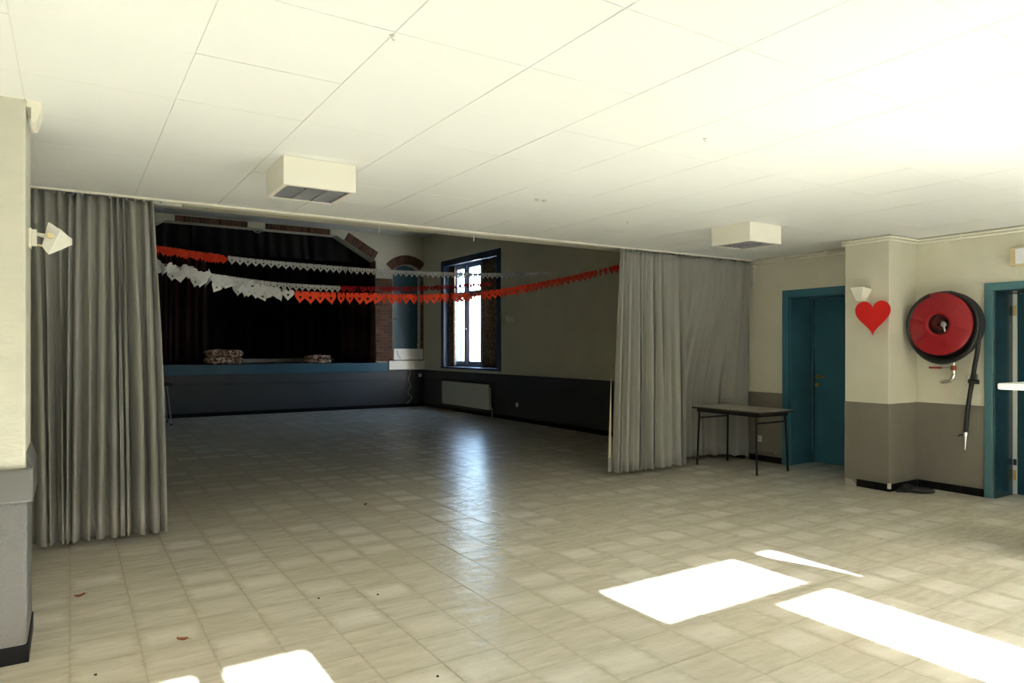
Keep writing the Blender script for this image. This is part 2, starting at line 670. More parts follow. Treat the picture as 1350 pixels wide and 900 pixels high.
skirt((PX0 - .0045, 4.30, 0), (PX0 - .0045, PY0 - .014, 0), (-1, 0))
skirt((PX0 + .0, PY0 - .0045, 0), (XR - .016, PY0 - .0045, 0), (0, -1))
skirt((XR - .0045, PY0 - .016, 0), (XR - .0045, D2[1] + .08, 0), (-1, 0))
skirt((XR - .0045, YO - .02, 0), (XR - .0045, 5.63, 0), (-1, 0))
c = MB().prism([(4.30, 0), (4.43, 0), (4.43, .07), (4.36, .062), (4.32, .03)], 'x', PX0 - .012, PX0 - .004).build('broken_plaster', M_PLASTER, bb)
c['label'] = 'bare plaster where a skirting tile has broken off'
MB().prism([(PX0 - .016, PY0 - .016), (PX0 + .012, PY0 - .016), (PX0 - .016, PY0 + .01)], 'z', .03, .085).build('chipped_corner', M_CREAM, bb)

# ------------------------------------------------------------------ left wall and left pier
o = MB().box(XL - .3, XL, YF - .3, YO + .05, -.1, H1 + .3).build('wall_left', M_CREAM)
tag(o, 'cream left wall behind the pier', 'wall', kind='structure')
MB().box(XL - .001, XL + .004, YF, YO, 0, .905).build('dado', M_GREY, o)
o = MB().box(XL - .3, XL, YO + .05, YB + .5, -.1, H2 + .3).build('wall_left', M_HALL)
tag(o, 'hall wall hidden behind the left curtain', 'wall', kind='structure')
MB().box(XL - .001, XL + .006, YO + .05, YB, 0, .935).build('dado', M_GREYHALL, o)
QX, QY0, QY1 = -.175, 4.0, 4.47
pl = MB().box(XL, QX, QY0, QY1, 0, H1 + .01).build('wall_pillar_left', M_PIER, bevel=.012)
tag(pl, 'cream painted pier with grey lower half at the left edge', 'pillar', kind='structure')
MB().box(XL, QX + .006, QY0 - .006, QY1 + .006, .078, .76).build('dado', M_GREYTEX, pl, bevel=.016)
MB().box(XL, QX + .030, QY0 - .026, QY1 + .02, .755, .915).build('ledge', M_LEDGE, pl, bevel=.012)
MB().prism([(QX, .915), (QX + .026, .915), (QX + .004, .985), (QX, .985)], 'y', QY0 + .03, QY1 + .01).build('ledge_fillet', M_LEDGE, pl)
st_ = MB().box(XL, QX + .012, QY0 - .012, QY1 + .012, 0, .082).build('skirting_tile', M_BLACKT, pl, bevel=.002)
o = MB().prism([(QX, H1), (QX + .06, H1), (QX + .06, H1 - .03), (QX + .04, H1 - .10), (QX + .02, H1 - .10), (QX + .02, H1 - .03), (QX, H1 - .03)], 'y', QY0 + .01, QY0 + .2).build('trim_2', M_TRIMW)
tag(o, 'short white moulding at the top of the left pier', 'trim', kind='structure')

# ------------------------------------------------------------------ window wall behind the camera
HW = [(-.45, .99, 1.62, 2.42), (2.66, 4.02, .04, 2.335), (4.06, 4.40, 1.0, 2.335), (5.0, 6.95, .85, 2.3)]
wf = MB()
for a, b, c, d in cells(HW, XL - .3, XR + WT, -.1, H1 + .3):
    wf.box(a, b, YF - .3, YF, c, d)
o = wf.build('wall_front', M_CREAM)
tag(o, 'sunlit cream window wall behind the viewer', 'wall', kind='structure')
YS = -1.80


def sash(name, label, rects, opening, solid=()):
    w = thing(name, label, 'window', (0, 0, 0), kind='structure')
    f = MB()
    for a, b, c, d in cells(rects, *opening):
        f.box(a, b, YS - .03, YS + .03, c, d)
    f.build('window_frame', M_TRIMW, w)
    for (a, b, c, d) in rects:
        MB().box(a, b, YS - .003, YS + .003, c, d).build('pane', M_GLASS, w)
    return w


sash('window_2', 'window behind the viewer at the left', [(-.38, .465, 1.70, 2.346), (.60, .968, 1.70, 2.346)], HW[0])
sash('window_3', 'glazed double door behind the viewer', [(2.72, 3.92, 2.025, 2.313), (3.44, 3.955, .12, 1.96)], HW[1])
w4 = sash('window_4', 'narrow window behind the viewer with a slanting cover', [(4.12, 4.34, 1.06, 2.313)], HW[2])
MB().prism([(4.08, 1.0), (4.38, 1.0), (4.38, 1.86), (4.29, 2.06), (4.12, 2.31), (4.08, 2.32)], 'y', YS + .035, YS + .05).build('cover', M_TRIMW, w4)

w5 = sash('window_added', 'wide unseen window added to brighten the right side, its blind half down', [(5.06, 5.95, .92, 2.24), (6.02, 6.89, .92, 2.24)], HW[3])  # unseen window put in to bring more light to the right side
MB().box(5.02, 6.93, YS + .035, YS + .05, 1.60, 2.29).build('sun_blocker', M_TRIMW, w5)  # added board stops the upper sun so no patch lands in view

# ------------------------------------------------------------------ stage wall with brick proscenium arch
T = .36
wb = MB()
# outer rectangle minus stage opening (octagonal top) minus niche
sL, sR = .72, 6.38
wb.box(XL - .3, sL, YB, YB + T, -.1, H2 + .3)
wb.box(sR, 6.84, YB, YB + T, -.1, H2 + .3)
wb.box(7.60, XR + .1, YB, YB + T, -.1, H2 + .3)
wb.prism([(sL, 3.64), (1.70, 4.19), (5.40, 4.19), (sR, 3.64), (sR, H2 + .3), (sL, H2 + .3)], 'y', YB, YB + T)
wb.prism([(6.84, 3.42), (6.98, 3.55), (7.22, 3.60), (7.46, 3.55), (7.60, 3.42), (7.60, H2 + .3), (6.84, H2 + .3)], 'y', YB, YB + T)
wb.box(6.84, 7.60, YB, YB + T, -.1, 1.17)
wb.box(sL, sR, YB, YB + T, -.1, 1.02)
wb.box(6.84, 7.60, YB + .22, YB + T, 1.17, 3.6)
wb = wb.build('wall_back', M_HALL)
tag(wb, 'stage wall with brick arch and blue niche', 'wall', kind='structure')
MB().box(6.83, 7.61, YB + .19, YB + .221, 1.17, 3.6).build('niche_panel', M_BLUEST, wb)
MB().box(6.70, XR, YB - .03, YB, 0, .935).build('dado', M_GREYHALL, wb)
MB().box(6.70, XR, YB - .10, YB + .01, .945, 1.17).build('ledge', M_TRIMW, wb, bevel=.004)
o = MB().box(XL, XR, YB - .055, YB - .0, 0, .085).build('baseboard_back', M_BLACKT)
tag(o, 'black skirting along the foot of the stage front', 'baseboard', kind='structure')
bmesh_ = MB().box(-.5, .5, -.5, .5, -.5, .5).mesh('brick', M_BRICK)


def brick(cx, cz, w, h, rot=0, y=YB - .004, t=.03):
    o = link('brick', bmesh_, wb)
    o.location = (cx, y, cz)
    o.rotation_euler = (rnd.gauss(0, .006), -rot, 0)
    o.scale = (w * rnd.uniform(.97, 1.0), t * rnd.uniform(.85, 1.15), h * rnd.uniform(.97, 1.0))
    return o


mb = MB()
mb.box(6.38, 6.83, YB - .006, YB + .02, 1.16, 3.22)
mb.box(7.595, XR, YB - .006, YB + .02, 1.17, 3.40)
# flat head: two runs of upright bricks left and right of the plain keystone
for a, b in ((1.88, 3.36), (3.74, 5.24)):
    n = round((b - a) / .078)
    for k in range(n):
        brick(a + (k + .5) * (b - a) / n, 4.25, (b - a) / n - .012, .125)
    mb.box(a, b, YB - .006, YB + .02, 4.19, 4.315)
# slanting haunches
for sgn in (1, -1):
    def mx(x):
        return x if sgn > 0 else 7.1 - x
    p0, p1 = Vector((5.58, 4.09)), Vector((6.34, 3.665))
    d = (p1 - p0).normalized()
    nn = Vector((-d.y, d.x))
    L = (p1 - p0).length
    n = round(L / .078)
    for k in range(n):
        q = p0 + d * L * (k + .5) / n + nn * .115
        brick(mx(q.x), q.y, L / n - .012, .21, math.atan2(d.y, d.x) * sgn)
    poly = [p0, p1, p1 + nn * .22, p0 + nn * .22]
    mb.prism([(mx(p.x), p.y) for p in poly], 'y', YB - .006, YB + .02)
# niche arch
ac = Vector((7.22, 3.09))
for k in range(14):
    a = R(139 - 98 * (k + .5) / 14)
    q = ac + Vector((math.cos(a), math.sin(a))) * .635
    if q.x + .03 < XR:
        brick(q.x, q.y, .067, .23, a - R(90))
arc = [(ac.x + math.cos(R(139 - 9.2 * k)) * .52, ac.y + math.sin(R(139 - 9.2 * k)) * .52) for k in range(11)]
arc += [(min(XR, ac.x + math.cos(R(47 + 9.2 * k)) * .75), ac.y + math.sin(R(47 + 9.2 * k)) * .75) for k in range(11)]
mb.prism(arc, 'y', YB - .006, YB + .0)
# jambs
z = 1.17
row = 0
while z < 3.18:
    ws = [.215, .215] if row % 2 else [.102, .215, .102]
    x = 6.385
    for w in ws:
        brick(x + w / 2, z + .0325, w, .064)
        x += w + .0105
    if z < 3.36:
        brick(7.637, z + .0325, .07, .064)
    z += .0755
    row += 1
# inner face of the right jamb, one brick deep
z = 1.13
while z < 3.58:
    o = link('brick', bmesh_, wb)
    o.location = (sR + .004, YB + .17, z + .0325)
    o.scale = (.03 * rnd.uniform(.9, 1.1), .33 * rnd.uniform(.97, 1), .064)
    z += .0755
mb.box(sR - .004, sR + .02, YB + .0, YB + T - .01, 1.12, 3.64)
mb.build('mortar', M_MORTAR, wb)
# keystone bracket
MB().tube([(3.45, YB - .03, 4.17), (3.5, YB - .05, 4.10), (3.58, YB - .05, 4.08), (3.66, YB - .03, 4.15)], .018, 6).build('bracket', M_STEEL, wb)

# ------------------------------------------------------------------ stage
stg = thing('stage', 'blue edged grey front of the raised stage under the arch', 'stage', (3.0, YB, 0))
stg_o = (-3.0, -YB, 0)


def S(mbx, name, m, **k):
    return mbx.build(name, m, stg, loc=stg_o, **k)


S(MB().box(XL, 6.70, YB - .03, YB - .001, .0, .69), 'front_panel', M_GREYHALL)
S(MB().box(XL, 6.70, YB - .045, YB - .001, .69, .905), 'front_band', M_GREYHALL, bevel=.005)
S(MB().box(XL, 6.70, YB - .06, YB - .001, .905, 1.125), 'edge_board', M_BLUEST, bevel=.005)
o = MB().box(XL, XR, YB + T, 20.95, 1.02, 1.115).box(sL, sR, YB, YB + T, 1.02, 1.115).build('floor', M_STAGEFLR)
tag(o, 'dark stage floor behind the blue edge', 'floor', kind='structure')
t = thing('stage_step', 'long low grey step across the back of the stage', 'step', (3.9, 19.2, 1.115))
MB().box(-2.3, 2.3, -.3, .3, 0, .085).build('step', M_PLASTER, t)
for nm, args, lb in (('wall_stage_back', (XL, XR, 20.95, 21.2, -.1, 4.6), 'black wall at the back of the stage'),
                     ('wall_stage_left', (XL - .3, XL, YB + .5, 21.2, -.1, 4.6), 'black side wall of the stage, left'),
                     ('wall_stage_right', (XR, XR + WT, YB + .5, 21.2, -.1, 4.6), 'black side wall of the stage, right')):
    o = MB().box(*args).build(nm, M_STAGEBLK)
    tag(o, lb, 'wall', kind='structure')
o = MB().box(XL - .3, XR + WT, YB + .4, 21.2, 4.5, 4.7).build('ceiling', M_STAGEBLK)
tag(o, 'black ceiling above the stage', 'ceiling', kind='structure')


# ------------------------------------------------------------------ draped cloth
def drape(path, z_top, z_bot, folds, amp_t, amp_b, seed, rows=22, per=10, fan=.6, thick=.006, hem=.02, gather=None):
    """pleated hanging cloth along a polyline in plan; returns MB"""
    r = random.Random(seed)
    pts = [Vector((p[0], p[1])) for p in path]
    seg = [(pts[i + 1] - pts[i]).length for i in range(len(pts) - 1)]
    tot = sum(seg)

    def at(u):
        u = min(max(u, 0), 1) * tot
        for i, s_ in enumerate(seg):
            if u <= s_ or i == len(seg) - 1:
                t = u / s_
                return pts[i].lerp(pts[i + 1], min(t, 1)), (pts[i + 1] - pts[i]).normalized()
            u -= s_
    n = folds * per
    wid = [r.uniform(.45, 1.7) for _ in range(folds)]
    if gather:
        wid = [w * gather(k / folds) for k, w in enumerate(wid)]
    tw = sum(wid)
    edges = [0]
    for w in wid:
        edges.append(edges[-1] + w / tw)
    amps = [r.uniform(.6, 1.25) for _ in range(folds + 1)]
    sl = [r.uniform(-1, 1) for _ in range(folds + 1)]
    sk = [r.uniform(-.35, .35) for _ in range(folds + 1)]
    dep = [r.uniform(.0, .022) for _ in range(folds + 1)]
    b2 = [r.uniform(0, 6.28) for _ in range(folds + 1)]
    mb = MB()
    grid = []
    for side in (0, 1):
        g = []
        for j in range(rows + 1):
            t = j / rows
            zz = z_top + (z_bot - z_top) * t
            row_ = []
            for i in range(n + 1):
                k = min(i // per, folds - 1)
                f = (i - k * per) / per
                u = edges[k] + (edges[k + 1] - edges[k]) * f
                shift = (sl[k] * (1 - f) + sl[k + 1] * f) * fan * t * (.5 / folds)
                if k == 0:
                    shift *= f
                if k == folds - 1:
                    shift *= (1 - f)
                P_, tg = at(u + shift)
                nrm = Vector((-tg.y, tg.x))
                am = (amp_t + (amp_b - amp_t) * min(1, t * 1.6)) * (amps[k] * (1 - f) + amps[k + 1] * f)
                ph = 2 * math.pi * (f + sk[k] * f * (1 - f))
                w = math.cos(ph)
                w = math.copysign(abs(w) ** .75, w) * (1 - .12 * math.cos(2 * ph))
                w2 = .22 * math.sin(2 * ph + b2[k] + 1.5 * t) * min(1, 3 * t)
                lat = .30 * am * math.sin(ph * 1.0 + b2[k]) * min(1, 2 * t + .2)
                off = am * (w + w2) + (side - .5) * thick
                q = P_ + nrm * off + tg * lat
                zq = zz
                if j == 0:
                    zq = z_top - dep[k] * (.5 - .5 * math.cos(2 * math.pi * f)) * 1.2
                if j == rows:
                    zq += dep[k] * .5 * math.sin(ph)
                row_.append((q.x, q.y, zq))
            g.append(row_)
        grid.append(g)
    W = n + 1
    vs = [p for g in grid for row_ in g for p in row_]
    fs = []
    off = W * (rows + 1)
    for j in range(rows):
        for i in range(n):
            a = j * W + i
            fs.append((a, a + 1, a + 1 + W, a + W))
            fs.append((off + a, off + a + W, off + a + 1 + W, off + a + 1))
    for i in range(n):
        fs.append((i, off + i, off + i + 1, i + 1))
        a = rows * W + i
        fs.append((a, a + 1, off + a + 1, off + a))
    for j in range(rows):
        a = j * W
        fs.append((a, a + W, off + a + W, off + a))
        a = j * W + n
        fs.append((a, off + a, off + a + W, a + W))
    return mb.add(vs, fs)


def cloth(mbx, name, m, parent=None):
    o = mbx.build(name, m, parent)
    for p in o.data.polygons:
        p.use_smooth = True
    return o


TRK = YO - .06
rail = thing('curtain_rail', 'thin white curtain rail along the edge of the low ceiling', 'rail', (3.5, TRK, H1))
MB().box(XL - 3.5, XR - 3.5, -.014, .014, -.018, -.001).build('track', M_TRIMW, rail)
cu = thing('curtain', 'tall grey curtain gathered beside the left pier', 'curtain', (.1, TRK, 0), group='grey room dividing curtains')
dc = drape([(-.62, 0), (-.30, 0), (.50, .01)], 2.634, .05, 16, .036, .088, 11, fan=1.3, per=14)
dc.v = [(x + .02 - .06 * max(0, x + .1) / .6 * (z / 2.63) ** 1.5, y, z) for x, y, z in dc.v]
o = cloth(dc, 'cloth', M_CURT, cu)
gm = MB().box(-.006, .006, -.006, .006, 2.618, 2.637).mesh('glider', M_STEEL)
for k in range(20):
    link('glider', gm, cu).location = (-.6 + 1.1 * k / 19, 0, 0)
cu = thing('curtain', 'tall grey curtain drawn across the right corner behind the table', 'curtain', (6.4, TRK, 0), group='grey room dividing curtains')
dc = drape([(-1.14, .0), (-.5, .0), (.35, .0), (1.24, .0)], 2.634, .05, 24, .02, .048, 29, fan=.9, per=14,
           gather=lambda u: .55 + .8 * u)


def pushed(v):
    # the table pushes the foot of the curtain back into the hall
    x, y, z = v
    x += .12 * max(0, (-.4 - x) / .74) * (z / 2.63)
    a = min(1, max(0, (x + .02) / .22)) * (1 - .8 * min(1, max(0, (x - .75) / .45)))
    b = min(1, max(0, (2.55 - z) / 1.9))
    return (x, y + .36 * a * a * (3 - 2 * a) * b * b * (3 - 2 * b), z)


dc.v = [pushed(v) for v in dc.v]
o = cloth(dc, 'cloth', M_CURT, cu)
ln = MB().prism([(-1.165, .18), (-1.185, .10)], 'y', 0, 0) if 0 else MB()
ln.add([(-1.19, .03, .22), (-1.13, .05, .22), (-1.13, .05, 1.3), (-1.142, .03, 1.3), (-1.19, .036, .22), (-1.13, .056, .22), (-1.13, .056, 1.3), (-1.142, .036, 1.3)],
       [(0, 1, 2, 3), (7, 6, 5, 4), (0, 4, 5, 1), (1, 5, 6, 2), (2, 6, 7, 3), (3, 7, 4, 0)])
o = ln.build('lining', M_LINING, cu)
o['label'] = 'beige lining showing at the curtain edge'
MB().add([(-1.195, .03, .06), (-1.13, .05, .06), (-1.13, .05, .22), (-1.19, .03, .22), (-1.195, .036, .06), (-1.13, .056, .06), (-1.13, .056, .22), (-1.19, .036, .22)],
         [(0, 1, 2, 3), (7, 6, 5, 4), (0, 4, 5, 1), (1, 5, 6, 2), (2, 6, 7, 3), (3, 7, 4, 0)]).build('hem', M_CURT, cu)
for k in range(28):
    link('glider', gm, cu).location = (-1.12 + 2.34 * k / 27, 0, 0)

# stage drapes
for x0, x1, lb in ((1.5, 2.66, 'dark red stage curtain at the left of the stage'), (5.83, 6.75, 'dark red stage curtain at the right of the stage')):
    t = thing('stage_curtain', lb, 'curtain', ((x0 + x1) / 2, 17.35, 1.115), group='red stage curtains')
    w = (x1 - x0) / 2
    cloth(drape([(-w, 0), (w, 0)], 3.3, .02, 9, .05, .07, int(x0 * 10), rows=8, per=8), 'cloth', M_REDVEL, t)
t = thing('stage_backdrop', 'black backdrop cloth hung at the back of the stage', 'backdrop', (3.5, 20.4, 1.115))
cloth(drape([(-4.0, 0), (4.0, 0)], 3.3, .02, 26, .04, .06, 5, rows=6, per=6), 'cloth', M_BLKCLOTH, t)
t = thing('stage_valance', 'black valance cloth across the top of the stage', 'valance', (3.5, 17.0, 4.5))
cloth(drape([(-4.0, 0), (4.0, 0)], 0, -.85, 30, .03, .05, 6, rows=4, per=6), 'cloth', M_BLKCLOTH, t)


def bundle(loc, sx, sy, sz, label, seed):
    r = random.Random(seed)
    t = thing('fabric_bundle', label, 'bundle', loc, group='patterned bundles on the stage')
    for k in range(2):
        nx, ny = 20, 12
        mb_ = MB()
        vs = []
        for i in range(nx + 1):
            u = i / nx * 2 - 1
            pr_ = (1 - abs(u) ** 5) ** .5 if abs(u) < 1 else 0
            for j in range(ny):
                a = 2 * math.pi * j / ny
                ca, sa = math.cos(a), math.sin(a)
                e = .55
                w = 1 + .12 * math.sin(5 * u + 3 * a + k * 2 + seed)
                vs.append((sx / 2 * u, sy / 2 * pr_ * w * math.copysign(abs(ca) ** e, ca),
                           sz * (.25 + .5 * k) + sz * .27 * pr_ * w * math.copysign(abs(sa) ** e, sa)))
        fs = []
        for i in range(nx):
            for j in range(ny):
                fs.append((i * ny + j, i * ny + (j + 1) % ny, (i + 1) * ny + (j + 1) % ny, (i + 1) * ny + j))
        mb_.add(vs, fs)
        cloth(mb_, 'roll', M_PATTB, t)
    return t


bundle((2.95, 16.85, 1.116), .86, .45, .33, 'larger brown and cream patterned bundle on the stage, left', 3)
bundle((5.12, 16.9, 1.116), .66, .4, .20, 'smaller brown and cream patterned bundle on the stage, right', 8)

# ------------------------------------------------------------------ hall window
w1 = thing('window_1', 'tall blue framed hall window with white daylight behind', 'window', kind='structure')
fr = MB()
y0, y1, z0, z1 = W1
for a, b, c, d in ((y0 - .06, y0 + .09, z0 - .03, z1 + .07), (y1 - .09, y1 + .06, z0 - .03, z1 + .07)):
    fr.box(XR - .02, XR + .02, a, b, c, d)
fr.box(XR - .02, XR + .02, y0 - .06, y1 + .06, z1 - .06, z1 + .08)
fr.box(XR + .02, XR + WT, y0, y0 + .015, z0, z1)
fr.box(XR + .02, XR + WT, y1 - .015, y1, z0, z1)
fr.box(XR + .02, XR + WT, y0, y1, z1 - .015, z1)
fr.build('window_frame', M_NAVY, w1)
MB().box(XR - .035, XR + WT, y0 - .05, y1 + .05, z0 - .035, z0 + .01).build('window_sill', M_NAVY, w1, bevel=.004)
XS = XR + .36
leaves = [(12.58, 13.80), (13.82, 14.58), (14.60, 15.185)]
for a, b in leaves:
    rects = [(a + .115, b - .115, z0 + .14, 2.70), (a + .115, b - .115, 2.84, z1 - .12)]
    sm = MB()
    for p, q, c, d in cells(rects, a, b, z0 + .01, z1 - .016):
        sm.box(XS - .03, XS + .03, p, q, c, d)
    sm.box(XS - .05, XS - .03, b - .05, b + .03, z0 + .05, 2.76)
    s_ = sm.build('sash', M_SASH, w1)
    for p, q, c, d in rects:
        MB().box(XS - .003, XS + .003, p, q, c, d).build('pane', M_GLASS, s_)
hd = MB().tube([(XS - .05, 14.56, 1.95), (XS - .09, 14.56, 1.95), (XS - .09, 14.50, 1.93)], .009, 6).build('handle', M_STEEL, w1)
for pth, lb, sd, nf in (([(XR + .20, 14.93), (XR + .16, 15.17)], 'narrow brown patterned curtain at the left of the hall window', 3, 4),
                        ([(XR + .12, 12.66), (XR + .22, 13.62)], 'wide brown patterned curtain at the right of the hall window', 4, 8)):
    mid = ((pth[0][0] + pth[1][0]) / 2, (pth[0][1] + pth[1][1]) / 2, 0)
    t = thing('window_curtain', lb, 'curtain', mid, group='brown patterned window curtains')
    cloth(drape([(p[0] - mid[0], p[1] - mid[1]) for p in pth], z1 - .03, z0 + .025, nf, .02, .03, sd, rows=8, per=8, fan=.2), 'cloth', M_PATTC, t)
t = thing('net_curtain', 'sheer white curtain edge inside the hall window', 'curtain', (XS - .07, 15.06, 0))
M_NET = mat('sheer white net', (.8, .84, .9), .9, trans=.7)
cloth(drape([(0, -.03), (0, .10)], 2.7, z0 + .03, 2, .006, .01, 9, rows=6, per=6), 'cloth', M_NET, t)

# radiator
rd = thing('radiator', 'flat cream panel radiator below the hall window', 'radiator', (XR - .10, 13.88, 0))
MB().box(-.03, -.008, -1.1, 1.1, .16, .69).build('front_plate', M_RAD, rd, bevel=.008)
MB().box(.008, .03, -1.1, 1.1, .16, .69).build('rear_plate', M_RAD, rd, bevel=.008)
g_ = MB()
for k in range(54):
    yy = -1.05 + 2.1 * k / 53
    g_.box(-.008, .008, yy - .012, yy + .012, .19, .67)
g_.build('fins', M_RAD, rd)
MB().box(-.028, .028, -1.09, 1.09, .69, .698).build('top_grille', M_RAD, rd)
for s_ in (-1, 1):
    MB().box(-.03, .03, s_ * 1.1 - .006, s_ * 1.1 + .006, .17, .69).build('side_plate', M_RAD, rd)
    MB().box(.03, .093, s_ * .8 - .03, s_ * .8 + .03, .3, .6).build('wall_bracket', M_STEEL, rd)
MB().tube([(0, -1.10, .2), (0, -1.16, .2), (.02, -1.16, .2), (.02, -1.16, .0)], .01, 8).build('feed_pipe', M_RAD, rd)
MB().tube([(0, -1.106, .66), (0, -1.17, .66)], .02, 10).build('valve', M_BLKMET, rd)

# white convector panel on niche ledge
t = thing('niche_box', 'low white panel box standing on the ledge of the blue niche', 'box', (7.24, YB + .04, 1.17))
MB().box(-.40, .40, -.10, .08, .02, .30).build('body', M_WHITEP, t, bevel=.006)
for s_ in (-1, 1):
    MB().box(s_ * .36 - .02, s_ * .36 + .02, -.08, .06, 0, .02).build('foot', M_BLKMET, t)
MB().tube([(-.33, -.102, .26), (-.28, -.106, .12), (-.22, -.106, .05)], .005, 5).build('cord', M_BLKMET, t)
t = thing('candle_holder', 'small white object on top of the niche box', 'ornament', (7.54, YB + .03, 1.47))
MB().lathe([(.03, 0), (.03, .012), (.012, .02), (.012, .09), (.028, .10), (.028, .12)], n=12).build('body', M_WHITEP, t, smooth=True)
MB().tube([(6.87, YB + .19, 2.23), (6.87, YB + .15, 2.23), (6.99, YB + .15, 2.23)], .012, 8).build('niche_handle', M_CHROME, wb)
pts = []
for k in range(60):
    u = k / 59
    pts.append((7.26 + .05 * math.sin(u * 17) * (.3 + u), YB - .075 - .01 * math.cos(u * 23), .94 - .86 * u))
o = MB().tube(pts, .006, 6).build('power_cord', M_LAMPG)
tag(o, 'thin grey cord dangling below the niche ledge', 'cord')

# ------------------------------------------------------------------ outlets
def outlet(x, y, z, face, label, n=1):
    t = thing('wall_outlet', label, 'outlet', (x, y, z), {'-x': R(-90), '-y': 0}[face])
    MB().box(-.04 * n, .04 * n, -.012, 0, -.04, .04).build('plate', M_WHITEP, t, bevel=.004)
    MB().lathe([(.022, 0), (.022, -.003), (.018, -.003)], axis='y', c=(0, -.0118, 0), n=16).build('socket', M_LAMPG, t)
    return t


outlet(7.57, YB - .03, .79, '-y', 'white outlet on the stage wall in the hall corner')
outlet(XR - .006, 11.85, .33, '-x', 'small white outlet low on the hall wall right of the radiator')
outlet(XR - .004, 5.97, .29, '-x', 'small white outlet on the wall behind the table')


# ------------------------------------------------------------------ doors
def lever(parent, at_, ydir):
    h = MB()
    h.lathe([(.024, 0), (.024, -.008), (.016, -.010), (.010, -.012), (.010, -.05)], axis='x', c=(0, 0, 0), n=16)
    h.tube([(-.05, 0, 0), (-.055, .02 * ydir, 0), (-.055, .12 * ydir, 0), (-.05, .13 * ydir, -.003)], [.010, .011, .009, .008], 10)
    o = h.build('door_handle', M_BRASS, parent, smooth=True)
    o.location = at_
    k = MB().lathe([(.026, 0), (.026, -.006), (.008, -.007), (.008, -.002)], axis='x', n=16).build('lock_plate', M_BRASS, parent, smooth=True)
    k.location = (at_[0], at_[1] + .01, at_[2] - .105)


dr = thing('door_1', 'closed teal blue door set deep in its blue lined opening', 'door', (XR, 5.075, 0), kind='structure')
y0, y1 = D1[0] - 5.075, D1[1] - 5.075
cs = MB()
cs.box(-.018, .02, y1 - .005, y1 + .085, 0, 2.215)
cs.box(-.018, .02, y0 - .085, y0 + .005, 0, 2.215)
cs.box(-.018, .02, y0 + .005, y1 - .005, 2.125, 2.215)
cs.build('casing', M_BLUE, dr, bevel=.004)
lnx = MB()
lnx.box(.02, WT, y1 - .016, y1, 0, 2.13)
lnx.box(.02, WT, y0, y0 + .016, 0, 2.13)
lnx.box(.02, WT, y0, y1, 2.114, 2.13)
lnx.box(WT - .07, WT - .03, y1 - .035, y1 - .016, 0, 2.12)
lnx.box(WT - .07, WT - .03, y0 + .016, y0 + .035, 0, 2.12)
lnx.build('lining', M_BLUE, dr)
lf = MB().box(WT - .03, WT + .012, y0 + .018, y1 - .018, .006, 2.112).build('door_leaf', M_BLUE, dr, bevel=.003)
lever(dr, (WT - .031, y1 - .075, 1.115), -1)

d2 = thing('door_2', 'teal framed doorway with a dark leaf at the right edge', 'door', (XR, 2.75, 0), kind='structure')
y0, y1 = D2[0] - 2.75, D2[1] - 2.75
cs = MB()
cs.box(-.022, .02, y1, y1 + .075, 0, 2.125)
cs.box(-.022, .02, y0 - .075, y0, 0, 2.125)
cs.box(-.022, .02, y0, y1, 2.05, 2.125)
cs.build('casing', M_BLUELT, d2, bevel=.004)
lnx = MB()
lnx.box(.02, WT, y1 - .014, y1, 0, 2.05)
lnx.box(.02, WT, y0, y0 + .014, 0, 2.05)
lnx.box(.02, WT, y0, y1, 2.036, 2.05)
lnx.build('lining', M_BLUEDK, d2)
MB().box(WT - .14, WT - .125, y1 - .05, y1 - .014, .006, 2.03).build('edge_strip', M_LAMPG, d2)
MB().box(WT - .12, WT - .08, y1 - .105, y1 - .014, .006, 2.03).build('door_stop', M_BLUEDK, d2)
MB().box(WT - .08, WT - .04, y0 + .02, y1 - .06, .006, 2.03).build('door_leaf', M_BLUEDK, d2, bevel=.003)
for zz in (.20, 1.86):
    MB().tube([(WT - .15, y1 - .036, zz - .05), (WT - .15, y1 - .036, zz + .05)], .011, 8).build('hinge', M_BRASS, d2, smooth=True)
MB().box(WT - .148, WT - .14, y1 - .048, y1 - .02, .30, .36).build('hinge_plate', M_BLKMET, d2)
sl_ = MB()
for k in range(24):
    zz = .30 + .07 * k
    sl_.box(WT - .084, WT - .079, y1 - .19, y1 - .165, zz, zz + .03)
sl_.build('vent_slots', M_BLKMET, d2)
# dark space behind both doors
for nm, a, b, lb in (('wall_passage', 4.3, 6.0, 'passage wall behind the closed blue door'), ('wall_passage', 1.8, 3.7, 'passage wall behind the right hand door')):
    o = MB().box(XR + WT + .012, XR + WT + .2, a, b, -.1, 2.7).build(nm, M_HALL)
    tag(o, lb, 'wall', kind='structure')

